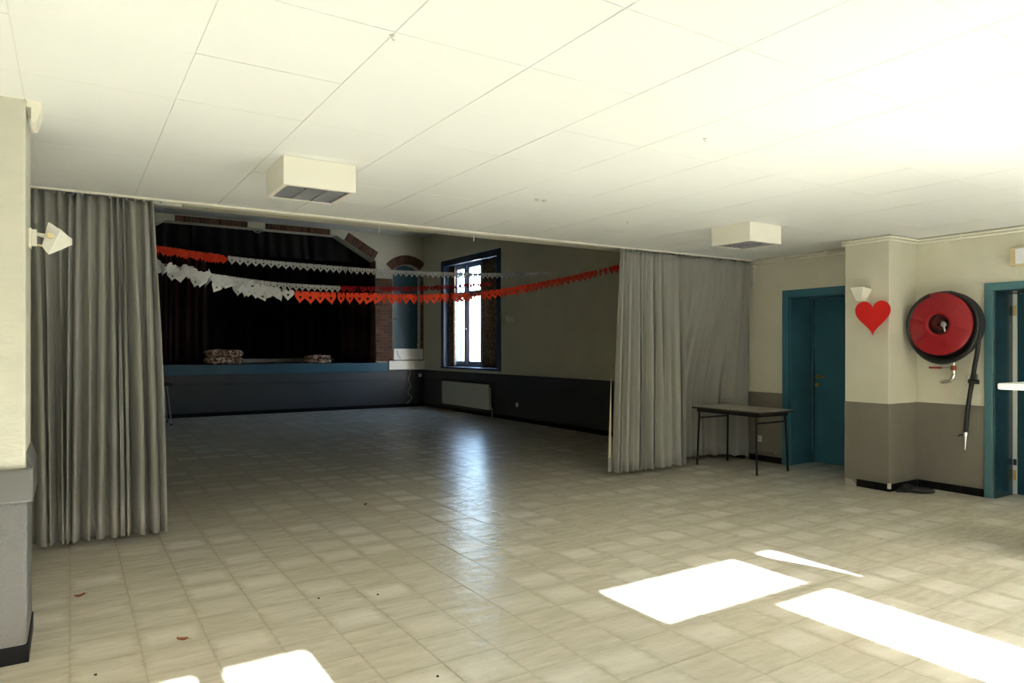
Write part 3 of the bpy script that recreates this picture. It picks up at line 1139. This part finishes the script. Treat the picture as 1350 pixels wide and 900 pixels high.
# ------------------------------------------------------------------ pipes under the ceiling
xw, xp = XR - .018, PX0 - .02
for zz, lb in ((2.632, 'upper cream pipe running under the ceiling round the pillar'), (2.602, 'lower cream pipe running under the ceiling round the pillar')):
    t = thing('ceiling_pipe', lb, 'pipe', (XR, 4.2, zz), group='cream pipes under the ceiling')
    pth = [(xw, YO - .1), (xw, PY1 + .025), (xp, PY1 + .025), (xp, PY0 - .025), (xw, PY0 - .025), (xw, YF + .02)]
    full = []
    for k, q in enumerate(pth):
        q = Vector((q[0] - XR, q[1] - 4.2, 0))
        if 0 < k < len(pth) - 1:
            a = Vector((pth[k - 1][0] - XR, pth[k - 1][1] - 4.2, 0))
            b = Vector((pth[k + 1][0] - XR, pth[k + 1][1] - 4.2, 0))
            full += [q + (a - q).normalized() * .02, q + (a - q).normalized() * .006 + (b - q).normalized() * .006, q + (b - q).normalized() * .02]
        else:
            full.append(q)
    MB().tube(full, .0125, 10).build('pipe', M_TRIMW, t, smooth=True)
    for yy in (5.6, 5.0, 3.5, 2.6, 1.4):
        MB().box(-.034, 0, yy - 4.2 - .012, yy - 4.2 + .012, -.015, .015).build('clip', M_TRIMW, t)
# low heating pipe behind table
t = thing('floor_pipe', 'thin pipe low on the wall behind the table', 'pipe', (XR - .03, 5.9, .13))
MB().tube([(0, -.24, 0), (0, .3, 0)], .011, 8).build('pipe', M_GREY, t, smooth=True)
for yy in (-.2, .1):
    MB().box(-.012, .03, yy - .01, yy + .01, -.014, .014).build('clip', M_STEEL, t)
t = thing('wall_bracket', 'thin white wire bracket high on the wall beside the curtain', 'bracket', (XR, 5.97, 2.43))
MB().tube([(0, .05, .13), (-.10, .05, .14), (-.10, .0, .13), (-.10, .0, -.13), (-.08, .06, -.15), (0, .06, -.12)], .006, 6).build('wire', M_WHITEP, t)
MB().box(-.006, 0, -.02, .12, -.15, .15).build('plate', M_CREAM, t)


# ------------------------------------------------------------------ wall lamps
def frustum(w0, d0, w1_, d1, h, wall=.006):
    """open topped tapering box, narrow end down"""
    m_ = MB()
    o_ = [(-w0 / 2, -d0 / 2, 0), (w0 / 2, -d0 / 2, 0), (w0 / 2, d0 / 2, 0), (-w0 / 2, d0 / 2, 0),
          (-w1_ / 2, -d1 / 2, h), (w1_ / 2, -d1 / 2, h), (w1_ / 2, d1 / 2, h), (-w1_ / 2, d1 / 2, h)]
    k = wall
    i_ = [(-w0 / 2 + k, -d0 / 2 + k, k), (w0 / 2 - k, -d0 / 2 + k, k), (w0 / 2 - k, d0 / 2 - k, k), (-w0 / 2 + k, d0 / 2 - k, k),
          (-w1_ / 2 + k, -d1 / 2 + k, h), (w1_ / 2 - k, -d1 / 2 + k, h), (w1_ / 2 - k, d1 / 2 - k, h), (-w1_ / 2 + k, d1 / 2 - k, h)]
    fs = [(3, 2, 1, 0), (0, 1, 5, 4), (1, 2, 6, 5), (2, 3, 7, 6), (3, 0, 4, 7),
          (8, 9, 10, 11), (8, 12, 13, 9), (9, 13, 14, 10), (10, 14, 15, 11), (11, 15, 12, 8),
          (4, 5, 13, 12), (5, 6, 14, 13), (6, 7, 15, 14), (7, 4, 12, 15)]
    return m_.add(o_ + i_, fs)


def wall_lamp(loc, rz, tilt, label, size=1.0, tilted=False):
    """lamp whose arm leaves the wall along local +X"""
    t = thing('wall_lamp', label, 'lamp', loc, rz, group='small white wall lamps')
    MB().box(0, .012, -.03, .03, -.05, .05).build('wall_plate', M_IVORY, t, bevel=.003)
    MB().box(.012, .035, -.012, .012, -.038, .045).build('mount', M_IVORY, t, bevel=.003)
    MB().tube([(.03, 0, .025), (.085, 0, .012)], .009, 8).build('arm', M_IVORY, t)
    MB().tube([(.03, 0, -.03), (.06, 0, -.035), (.075, .0, -.06), (.09, 0, -.065)], .006, 6).build('cable', M_YELLOWED, t)
    if tilted:
        # shade swung down on its joint, seen from its side
        fr_ = [(.083, -.055, .083), (.140, -.055, .045), (.086, -.055, -.085), (.057, -.055, -.04)]
        bk_ = [(.100, .06, .075), (.186, .06, .018), (.186, .06, -.012), (.080, .06, -.03)]
        s_ = MB().add(fr_ + bk_, [(0, 1, 2, 3), (7, 6, 5, 4), (1, 5, 6, 2), (0, 4, 5, 1), (2, 6, 7, 3), (3, 7, 4, 0)]).build('lamp_shade', M_IVORY, t, bevel=.002)
        MB().add([(.085, -.0565, .078), (.136, -.0565, .044), (.085, -.0565, -.078), (.061, -.0565, -.038), (.085, -.054, .078), (.136, -.054, .044), (.085, -.054, -.078), (.061, -.054, -.038)],
                 [(0, 1, 2, 3), (7, 6, 5, 4), (1, 5, 6, 2), (0, 4, 5, 1), (2, 6, 7, 3), (3, 7, 4, 0)]).build('side_plate', M_LAMPG, t)
        MB().lathe([(.014, -.075), (.016, -.06), (.016, -.05)], axis='y', c=(.092, 0, .012), n=14).build('joint', M_YELLOWED, t, smooth=True)
        MB().tube([(.05, -.02, .02), (.09, -.062, .012)], .007, 8).build('arm', M_IVORY, t)
        return t
    s_ = frustum(.055 * size, .05 * size, .15 * size, .125 * size, .12 * size).build('lamp_shade', M_IVORY, t)
    s_.location = (.105, 0, -.045)
    s_.rotation_euler = (0, tilt, 0)
    b_ = MB().lathe([(.012, 0), (.02, .02), (.022, .04), (.014, .06), (.004, .066)], n=12).build('bulb', M_DIFF, s_, smooth=True)
    b_.location = (0, 0, .01)
    return t


wall_lamp((QX, 4.26, 2.035), 0, 0, 'white tilted wall lamp on the left pier', 1.0, True)
wall_lamp((PX0, 4.20, 2.02), R(180), R(-6), 'white wall lamp on the right pillar above the red heart', 1.15)
wall_lamp((XR, 12.0, 2.06), R(180), R(-6), 'small white wall lamp beside the hall window')

# red heart
def heart_outline(n, s=1.0):
    out = []
    for k in range(n):
        a = 2 * math.pi * k / n
        x = 16 * math.sin(a) ** 3
        y = 13 * math.cos(a) - 5 * math.cos(2 * a) - 2 * math.cos(3 * a) - math.cos(4 * a)
        out.append((x / 32 * s, (y + 2.5) / 32 * s))
    return out


hp = [(x * .375, z * .39) for x, z in heart_outline(48)]
t = thing('heart_decoration', 'flat red heart hung from the lamp on the right pillar', 'heart', (PX0 - .12, 4.06, 1.795))
MB().prism(hp, 'x', -.006, .006).build('heart', M_RED, t)
MB().tube([(0, .0, .10), (.0, .05, .18), (.02, .12, .23)], .002, 5).build('thread', M_WHITEP, t)

# ------------------------------------------------------------------ fire hose reel
hr = thing('hose_reel', 'red wall mounted fire hose reel wound with black hose', 'hose reel', (XR, 3.60, 1.725))
fxc = MB()
fxc.lathe([(.10, -.278), (.112, -.288), (.13, -.288), (.15, -.282), (.30, -.282), (.315, -.275), (.318, -.262), (.312, -.255), (.14, -.26), (.105, -.25)], axis='x', n=64, ring=True)
fr_ = fxc.build('front_disc', M_REEL, hr, smooth=True)
w_ = .008
vs = [(xx, rr_, w_ * sg) for rr_ in (.155, .265) for sg in (-1, 1) for xx in (-.281, -.288)]
rib = MB().add(vs, [(0, 1, 3, 2), (4, 6, 7, 5), (0, 4, 5, 1), (2, 3, 7, 6), (1, 5, 7, 3), (0, 2, 6, 4)]).mesh('rib', M_REEL)
for k in range(6):
    link('rib', rib, fr_).rotation_euler = (R(15 + 60 * k), 0, 0)
MB().lathe([(.112, -.262), (.107, -.19), (.05, -.18), (.045, -.235), (.03, -.24), (.03, -.17), (.12, -.17), (.12, -.262)], axis='x', n=40, ring=True).build('hub', M_REELDK, hr, smooth=True)
MB().lathe([(.022, -.25), (.028, -.262), (.028, -.285), (.016, -.29)], axis='x', c=(0, -.05, -.005), n=20).build('axle_nut', M_STEEL, hr, smooth=True)
MB().tube([(-.282, -.055, -.02), (-.278, -.06, -.06), (-.262, -.07, -.10)], .010, 8).build('lever', M_STEEL, hr)
MB().lathe([(.14, -.02), (.312, -.02), (.318, -.03), (.312, -.04), (.14, -.035)], axis='x', n=64, ring=True).build('rear_disc', M_REEL, hr, smooth=True)
MB().lathe([(.15, -.165), (.15, -.035)], axis='x', n=40).build('drum', M_REELDK, hr, smooth=True)
MB().box(-.03, 0, -.06, .06, -.15, .15).build('wall_bracket', M_REEL, hr)
hose = []
turns = [(.19, 5), (.225, 5), (.26, 5), (.295, 5)]
for li, (rad, nt_) in enumerate(turns):
    for k in range(nt_ * 28):
        u = k / (nt_ * 28)
        xx = -.06 - .175 * (u if li % 2 == 0 else 1 - u)
        a = 2 * math.pi * k / 28
        sag = 1 + (.0 if li < 3 else .05)
        hose.append((xx, rad * math.cos(a), rad * math.sin(a) * sag))
MB().tube(hose, .0175, 8).build('wound_hose', M_RUBBER, hr, smooth=True)
loose = []
for k in range(5 * 40):
    a = 2 * math.pi * k / 40 + R(80)
    s_ = math.sin(a)
    c_ = math.cos(a)
    tn = k // 40
    rr_ = .318 + .005 * (tn % 2) + .002 * tn
    loose.append((-.075 - .042 * k / 40, rr_ * c_ - .010 - .004 * tn, rr_ * s_ * (1.03 + .035 * tn if s_ < 0 else .985) - .008))
MB().tube(loose, .019, 8).build('loose_hose', M_RUBBER, hr, smooth=True)
tail = [(-.19, -.06, .318), (-.20, -.16, .28), (-.20, -.26, .19), (-.19, -.315, .07), (-.17, -.325, -.08), (-.14, -.30, -.25), (-.10, -.255, -.42), (-.06, -.22, -.55), (-.05, -.19, -.70), (-.05, -.165, -.90), (-.05, -.15, -1.10)]


def smoothpts(pts_, n=8):
    P_ = [Vector(p) for p in pts_]
    out = []
    for i in range(len(P_) - 1):
        a, b, c_, d = P_[max(i - 1, 0)], P_[i], P_[i + 1], P_[min(i + 2, len(P_) - 1)]
        for k in range(n):
            t_ = k / n
            out.append(.5 * ((2 * b) + (c_ - a) * t_ + (2 * a - 5 * b + 4 * c_ - d) * t_ * t_ + (3 * b - a - 3 * c_ + d) * t_ ** 3))
    out.append(P_[-1])
    return out


MB().tube(smoothpts(tail), .021, 10).build('hanging_hose', M_RUBBER, hr, smooth=True)
nz = MB()
nz.tube([(-.05, -.15, -1.09), (-.05, -.148, -1.13)], .024, 12)
nz.tube([(-.05, -.148, -1.13), (-.05, -.147, -1.16), (-.05, -.146, -1.20), (-.05, -.143, -1.27)], [.019, .016, .013, .009], 12)
nz.build('nozzle', M_CHROME, hr, smooth=True)
MB().tube([(-.05, -.148, -1.125), (-.06, -.10, -1.125), (-.06, -.085, -1.14)], .007, 8).build('nozzle_tap', M_BLKMET, hr)
hk = MB()
hk.box(-.01, 0, -.24, -.20, -.58, -.50)
hk.tube([(-.005, -.21, -.53), (-.06, -.175, -.53), (-.08, -.19, -.53)], .010, 8)
hk.build('hose_hook', M_STEEL, hr)
MB().tube([(-.07, -.19, -.575), (-.075, -.25, -.58), (-.06, -.28, -.58)], .022, 10).build('hose_clamp', M_RUBBER, hr, smooth=True)
# water valve below the reel
vl = MB()
vl.tube([(-.10, -.06, -.36), (-.10, -.06, -.43)], .018, 12)
vl.build('supply_pipe', M_CHROME, hr, smooth=True)
MB().tube([(-.10, -.06, -.42), (-.10, -.06, -.47)], .027, 12).build('valve_body', M_COPPER, hr, smooth=True)
MB().tube(smoothpts([(-.10, -.06, -.465), (-.10, -.06, -.52), (-.10, -.03, -.575), (-.10, .04, -.59), (-.06, .075, -.59), (0, .08, -.59)], 5), .020, 12).build('elbow_pipe', M_CHROME, hr, smooth=True)
MB().box(-.125, -.105, .05, .17, -.455, -.435).build('valve_lever', M_REEL, hr)
MB().tube([(-.115, .06, -.445), (-.10, -.06, -.445)], .006, 6).build('valve_stem', M_STEEL, hr)
t = thing('wall_sticker', 'small faded red sticker on the wall below the reel valve', 'sticker', (XR - .001, 3.63, 1.03))
MB().box(-.002, 0, -.06, .06, -.085, .085).build('sheet', M_CREAM, t)
tr = MB()
for zz, w_ in ((.06, .045), (.03, .05), (.0, .035), (-.03, .048), (-.06, .03)):
    tr.box(-.0026, -.0018, -w_, w_, zz - .006, zz + .006)
tr.build('faded_print', M_STICK, t)

# exit light
t = thing('emergency_light', 'yellowed emergency light box above the right hand doorway', 'light', (XR, 2.86, 2.355))
MB().box(-.055, 0, -.2, .2, -.085, .085).build('housing', M_YELLOWED, t, bevel=.01)
MB().box(-.075, -.05, -.185, .150, -.07, .075).build('diffuser', M_DIFF, t, bevel=.008)

# ------------------------------------------------------------------ table by the curtain
tb = thing('folding_table', 'small grey topped table with black tube legs by the right curtain', 'table', (7.02, 5.73, 0))
MB().box(-.31, .31, -.51, .51, .726, .745).build('tabletop', M_TABTOP, tb, bevel=.003)
MB().box(-.316, .316, -.516, .516, .716, .735).build('edge_band', M_TABEDGE, tb, bevel=.003)
ap = MB()
for s_ in (-1, 1):
    ap.box(s_ * .27 - .008, s_ * .27 + .008, -.46, .46, .675, .716)
ap.box(-.27, .27, -.468, -.452, .675, .716)
ap.box(-.27, .27, .452, .468, .675, .716)
ap.build('apron', M_BLKMET, tb)
for sx in (-1, 1):
    for sy in (-1, 1):
        lg = MB().tube([(sx * .265, sy * .43, .716), (sx * .285, sy * .455, .014)], .0125, 10).build('leg', M_BLKMET, tb, smooth=True)
        MB().tube([(sx * .2847, sy * .4547, .02), (sx * .285, sy * .455, 0)], .015, 10).build('foot_cap', M_RUBBER, lg)
for sy in (-1, 1):
    MB().tube([(-.27, sy * .435, .60), (.27, sy * .435, .60)], .009, 8).build('cross_bar', M_BLKMET, tb, smooth=True)

# table in the hall, mostly behind the left curtain
t = thing('folding_table', 'dark table with a thin steel leg in the hall beside the left curtain', 'table', (.94, 15.15, 0))
MB().box(-.75, .75, -.38, .38, .755, .785).build('tabletop', M_TABEDGE, t, bevel=.004)
for sx in (-1, 1):
    for sy in (-1, 1):
        lg = MB().tube([(sx * .64, sy * .30, .755), (sx * .71, sy * .33, .02)], .013, 8).build('leg', M_STEEL, t, smooth=True)
        MB().tube([(sx * .709, sy * .3295, .025), (sx * .711, sy * .3305, 0)], .022, 8).build('foot_cap', M_RUBBER, lg)

# white counter, only its corner is seen
t = thing('counter', 'white counter top corner jutting in at the right edge', 'counter', (5.7, 1.75, 0))
poly = []
x0, x1, y0, y1, rr_ = -.64, .75, -.3, .36, .035
for cx, cy, a0 in ((x1 - rr_, y1 - rr_, 0), (x0 + rr_, y1 - rr_, 90), (x0 + rr_, y0 + rr_, 180), (x1 - rr_, y0 + rr_, 270)):
    for k in range(7):
        a = R(a0 + 15 * k)
        poly.append((cx + rr_ * math.cos(a), cy + rr_ * math.sin(a)))
MB().prism(poly, 'z', 1.214, 1.254).build('counter_top', M_WHITETOP, t, bevel=.008)
MB().box(.0, .7, -.2, .2, .06, 1.214).build('cabinet', M_WHITETOP, t, bevel=.004)
MB().box(.03, .67, -.17, .17, 0, .06).build('plinth', M_BLKMET, t)

# black disc on the floor
t = thing('floor_disc', 'flat black rubber dish lying at the foot of the right pillar', 'dish', (7.40, 3.80, 0))
MB().lathe([(.11, 0), (.15, .008), (.155, .02), (.145, .028), (.135, .02), (.03, .014)], n=36).build('dish', M_RUBBER, t, smooth=True)
t = thing('black_bag', 'crumpled black cloth on the floor against the right pillar', 'cloth', (7.31, 3.875, 0))
vs, fs = [], []
n_, m_ = 14, 7
for i in range(m_):
    e = i / (m_ - 1) * math.pi / 2
    for k in range(n_):
        a = 2 * math.pi * k / n_
        w = 1 + .22 * math.sin(3 * a + i) + .1 * math.sin(7 * a)
        vs.append((.13 * math.cos(e) * math.cos(a) * w, .05 * math.cos(e) * math.sin(a) * w, .065 * math.sin(e) * (1 + .2 * math.cos(2 * a))))
for i in range(m_ - 1):
    for k in range(n_):
        fs.append((i * n_ + k, i * n_ + (k + 1) % n_, (i + 1) * n_ + (k + 1) % n_, (i + 1) * n_ + k))
fs.append(tuple(range(n_)))
MB().add(vs, fs).build('cloth', M_RUBBER, t, smooth=True)

# ------------------------------------------------------------------ ceiling fittings
def ceiling_light(x, y, label):
    t = thing('ceiling_light', label, 'light', (x, y, H1 - .0012), group='square ceiling lights')
    a, h = .228, .178
    f = MB()
    w = .03
    f.box(-a, a, -a, -a + w, -h, 0)
    f.box(-a, a, a - w, a, -h, 0)
    f.box(-a, -a + w, -a + w, a - w, -h, 0)
    f.box(a - w, a, -a + w, a - w, -h, 0)
    f.box(-a + w, a - w, -a + w, a - w, -.02, 0)
    f.build('housing', M_IVORY, t, bevel=.004)
    b = a - w
    MB().box(-b, b, -b, b, -.10, -.02).build('reflector', M_LOUVDK, t)
    lv = MB()
    for k in range(4):
        u = -b + 2 * b * k / 3
        lv.box(max(u - .004, -b), min(u + .004, b), -b, b, -h + .004, -.10)
    for k in range(9):
        u = -b + 2 * b * k / 8
        lv.box(-b, b, max(u - .0015, -b), min(u + .0015, b), -h + .006, -.12)
    lv.build('louvre', M_LOUV, t)
    for k in range(3):
        u = -b + 2 * b * (k + .5) / 3
        MB().tube([(u, -b, -.125), (u, b, -.125)], .013, 8).build('tube', M_DIFF, t)
    return t


ceiling_light(1.32, 4.52, 'square white louvred ceiling light nearer the left curtain')
ceiling_light(5.52, 4.45, 'square white louvred ceiling light nearer the right curtain')
for x, y, lb in ((3.11, 4.51, 'left of the two small round ceiling sockets'), (3.17, 4.50, 'right of the two small round ceiling sockets')):
    t = thing('ceiling_socket', lb, 'fitting', (x, y, H1), group='twin round ceiling sockets')
    MB().lathe([(.022, 0), (.022, -.008), (.014, -.014), (.008, -.010)], n=16).build('rim', M_LAMPG, t, smooth=True)
for x, y, lb in ((1.02, 2.44, 'small scrap of tape on the ceiling near the front'), (4.37, 4.86, 'tiny hook in the ceiling left of the right hand light'), (3.0, 2.7, 'tiny mark hook in the middle of the ceiling')):
    t = thing('ceiling_hook', lb, 'hook', (x, y, H1))
    MB().lathe([(.010, 0), (.010, -.003), (.004, -.004)], n=10).build('base', M_LAMPG, t)
    MB().tube([(0, 0, -.003), (0, 0, -.012), (.006, 0, -.018), (.012, 0, -.014)], .002, 6).build('hook', M_LAMPG, t)
for x, z0_, z1_, lb in ((2.45, 2.645, 2.55, 'left short white thread hanging from the ceiling edge'), (3.47, 2.645, 2.57, 'right short white thread hanging from the ceiling edge')):
    o = MB().tube([(x, YO + .02, z0_), (x + .004, YO + .022, (z0_ + z1_) / 2), (x - .002, YO + .02, z1_)], .004, 5).build('hanging_thread', M_WHITEP)
    tag(o, lb, 'thread', group='white threads on the ceiling edge')
t = thing('rail_end', 'small grey white rail end piece at the opening beside the left curtain', 'rail', (.66, YO + .02, H1 - .012))
MB().box(-.1, .1, -.02, .02, -.022, 0).build('body', M_LAMPG, t)


# ------------------------------------------------------------------ paper heart garlands
def heart_mesh(name, m, w, h, hole=.22, n=24):
    o_ = heart_outline(n)
    i_ = [(x * hole, z * hole * 1.25 + .0) for x, z in o_]
    vs = []
    t_ = .0012
    for y in (-t_, t_):
        vs += [(x * w, y, z * h) for x, z in o_] + [(x * w, y, z * h) for x, z in i_]
    fs = []
    for k in range(n):
        k2 = (k + 1) % n
        fs.append((k, k2, n + k2, n + k))
        fs.append((2 * n + k2, 2 * n + k, 3 * n + k, 3 * n + k2))
        fs.append((k2, k, 2 * n + k, 2 * n + k2))
        fs.append((n + k, n + k2, 3 * n + k2, 3 * n + k))
    return MB().add(vs, fs).mesh(name, m)


def garland(label, pts, t0, t1, m, w, h, pitch, seed, jit=.15, dj=.0, zj=.0, group='paper heart garlands', string=None):
    r = random.Random(seed)
    P_ = smoothpts(pts, 24)
    cum = [0]
    for a, b in zip(P_, P_[1:]):
        cum.append(cum[-1] + (b - a).length)
    tot = cum[-1]

    def at(u):
        s_ = u * tot
        for i in range(len(cum) - 1):
            if cum[i + 1] >= s_ or i == len(cum) - 2:
                f = (s_ - cum[i]) / max(1e-6, cum[i + 1] - cum[i])
                return P_[i].lerp(P_[i + 1], f), (P_[i + 1] - P_[i]).normalized()
    org, _ = at(t0)
    g = thing('heart_garland', label, 'garland', org, group=group)
    me = heart_mesh('heart', m, w, h)
    L = (t1 - t0) * tot
    n = int(L / pitch)
    for k in range(n):
        u = t0 + (t1 - t0) * (k + .5) / n
        p, d = at(u)
        o = link('heart', me, g)
        yaw = math.atan2(d.y, d.x)
        j = (jit(k / n) if callable(jit) else jit)
        sc = r.uniform(.93, 1.05)
        o.rotation_euler = (r.gauss(0, j * .5), -math.asin(max(-1, min(1, d.z))) + r.gauss(0, j * .35), yaw + r.gauss(0, j))
        o.location = p - org + Vector((r.gauss(0, dj), r.gauss(0, dj), -h * .42 + r.gauss(0, zj)))
        o.scale = (sc, 1, sc)
    s0, s1 = string or (t0, t1)
    sp = [at(s0 + (s1 - s0) * k / 40)[0] - org for k in range(41)]
    MB().tube(sp, .003, 5).build('string', m, g)
    return g


GA = [(-.64, 8.45, 2.70), (.79, 8.87, 2.655), (1.75, 9.2, 2.625), (2.9, 9.53, 2.635), (4.36, 10.03, 2.69), (6.06, 10.37, 2.78), (7.66, 10.53, 2.91)]
GB = [(-.64, 6.9, 2.36), (.64, 7.18, 2.275), (1.26, 7.38, 2.19), (1.94, 7.42, 2.09), (2.72, 7.52, 2.10), (3.71, 7.83, 2.15), (4.85, 8.29, 2.27), (6.29, 8.68, 2.54), (7.66, 8.73, 2.86)]
GC = [(-.64, 8.3, 2.47), (.79, 8.87, 2.435), (1.69, 9.36, 2.395), (2.48, 9.69, 2.375), (3.64, 10.13, 2.415), (5.18, 10.93, 2.55), (7.27, 12.44, 2.84), (7.66, 12.75, 2.90)]
garland('bunched red paper heart garland at the upper left of the opening', GA, .17, .275, M_REDPAP, .125, .13, .042, 1, jit=.5, dj=.008, zj=.004, string=(0, .275))
garland('long white paper heart garland sagging across to the window side wall', GA, .28, .985, M_WHPAP, .122, .118, .105, 2, jit=.10, string=(.28, 1))
garland('bunched fluffy white paper heart garland at the lower left', GB, .135, .305, M_WHPAP, .125, .135, .024, 3, jit=.75, dj=.026, zj=.024, string=(0, .305))
garland('front red paper heart garland hanging lowest across the middle', GB, .315, 1.0, M_REDPAP, .136, .155, .114, 4,
        jit=lambda u: .2 + .5 * (1 if .12 < u < .2 or .36 < u < .5 else 0), dj=.004)
garland('flat white paper heart garland behind the fluffy one', GC, .15, .46, M_WHPAP, .115, .115, .100, 5, jit=.08, string=(0, .46))
garland('rear crimson paper heart garland twisted in front of the window', GC, .462, .98, M_REDDK, .12, .11, .092, 6, jit=.55, dj=.006, string=(.462, 1))

# ------------------------------------------------------------------ dry leaves and crumbs on the floor
def fpt(x, y):
    a, b = (x - 675) / 915, (459 - y) / 915
    t_ = -CAMH / b
    return (SN + a * CS) * t_, (CS - a * SN) * t_


for (x, y, rz, s_, lb) in ((0.05, 4.87, .3, 1, 'curled brown leaf on the floor in front of the left curtain'),
                           (0.48, 3.86, -.5, 1.0, 'curled brown leaf on the floor nearest the left sun patch'),
                           (2.35, 6.26, .8, 1.1, 'dry brown leaf on the floor in the middle of the opening')):
    t = thing('dry_leaf', lb, 'leaf', (x, y, .001), rz, group='dry leaves on the floor')
    vs, fs = [], []
    nn_, mm_ = 8, 4
    for i in range(nn_ + 1):
        u = i / nn_
        hw = .013 * math.sin(math.pi * min(1, u * 1.02)) ** .7 * s_
        for k in range(mm_ + 1):
            v = k / mm_ * 2 - 1
            vs.append(((u - .5) * .055 * s_, v * hw, .002 + .010 * abs(v) + .008 * (2 * u - 1) ** 2))
    for i in range(nn_):
        for k in range(mm_):
            a = i * (mm_ + 1) + k
            fs.append((a, a + 1, a + mm_ + 2, a + mm_ + 1))
    bl = MB().add(vs, fs).build('blade', M_LEAF, t)
    sd = bl.modifiers.new('thickness', 'SOLIDIFY')
    sd.thickness = .001
    MB().tube([(.0275 * s_, 0, .010), (.042 * s_, .004, .006)], .0012, 5).build('stalk', M_LEAF, t)
for x, y, lb in ((126, 890, 'dark crumb on the floor beside the left pier base'), (498, 784, 'dark crumb on the floor in the middle foreground'),
                 (420, 789, 'tiny dark crumb left of the middle foreground'), (577, 892, 'dark crumb on the floor at the bottom edge')):
    p = fpt(x, y)
    o = MB().lathe([(.003, 0), (.007, .002), (.006, .006), (.002, .008)], n=8).build('crumb', M_TABEDGE)
    o.location = (p[0], p[1], 0)
    tag(o, lb, 'crumb', group='crumbs on the floor')

# ------------------------------------------------------------------ outside
o = MB().box(-60, 80, -60, 80, -.35, -.2).build('ground', M_OUT)
tag(o, 'pale gravel ground outside the windows', 'ground', kind='structure')
o = MB().box(-40, 50, -26, -20, -.2, 6.6).build('wall_skyblock', M_SKYBLOCK)  # put in to block low sky light reaching the stage, never in view
tag(o, 'brick block added across the street to cut low sky light, unseen', 'wall', kind='structure')
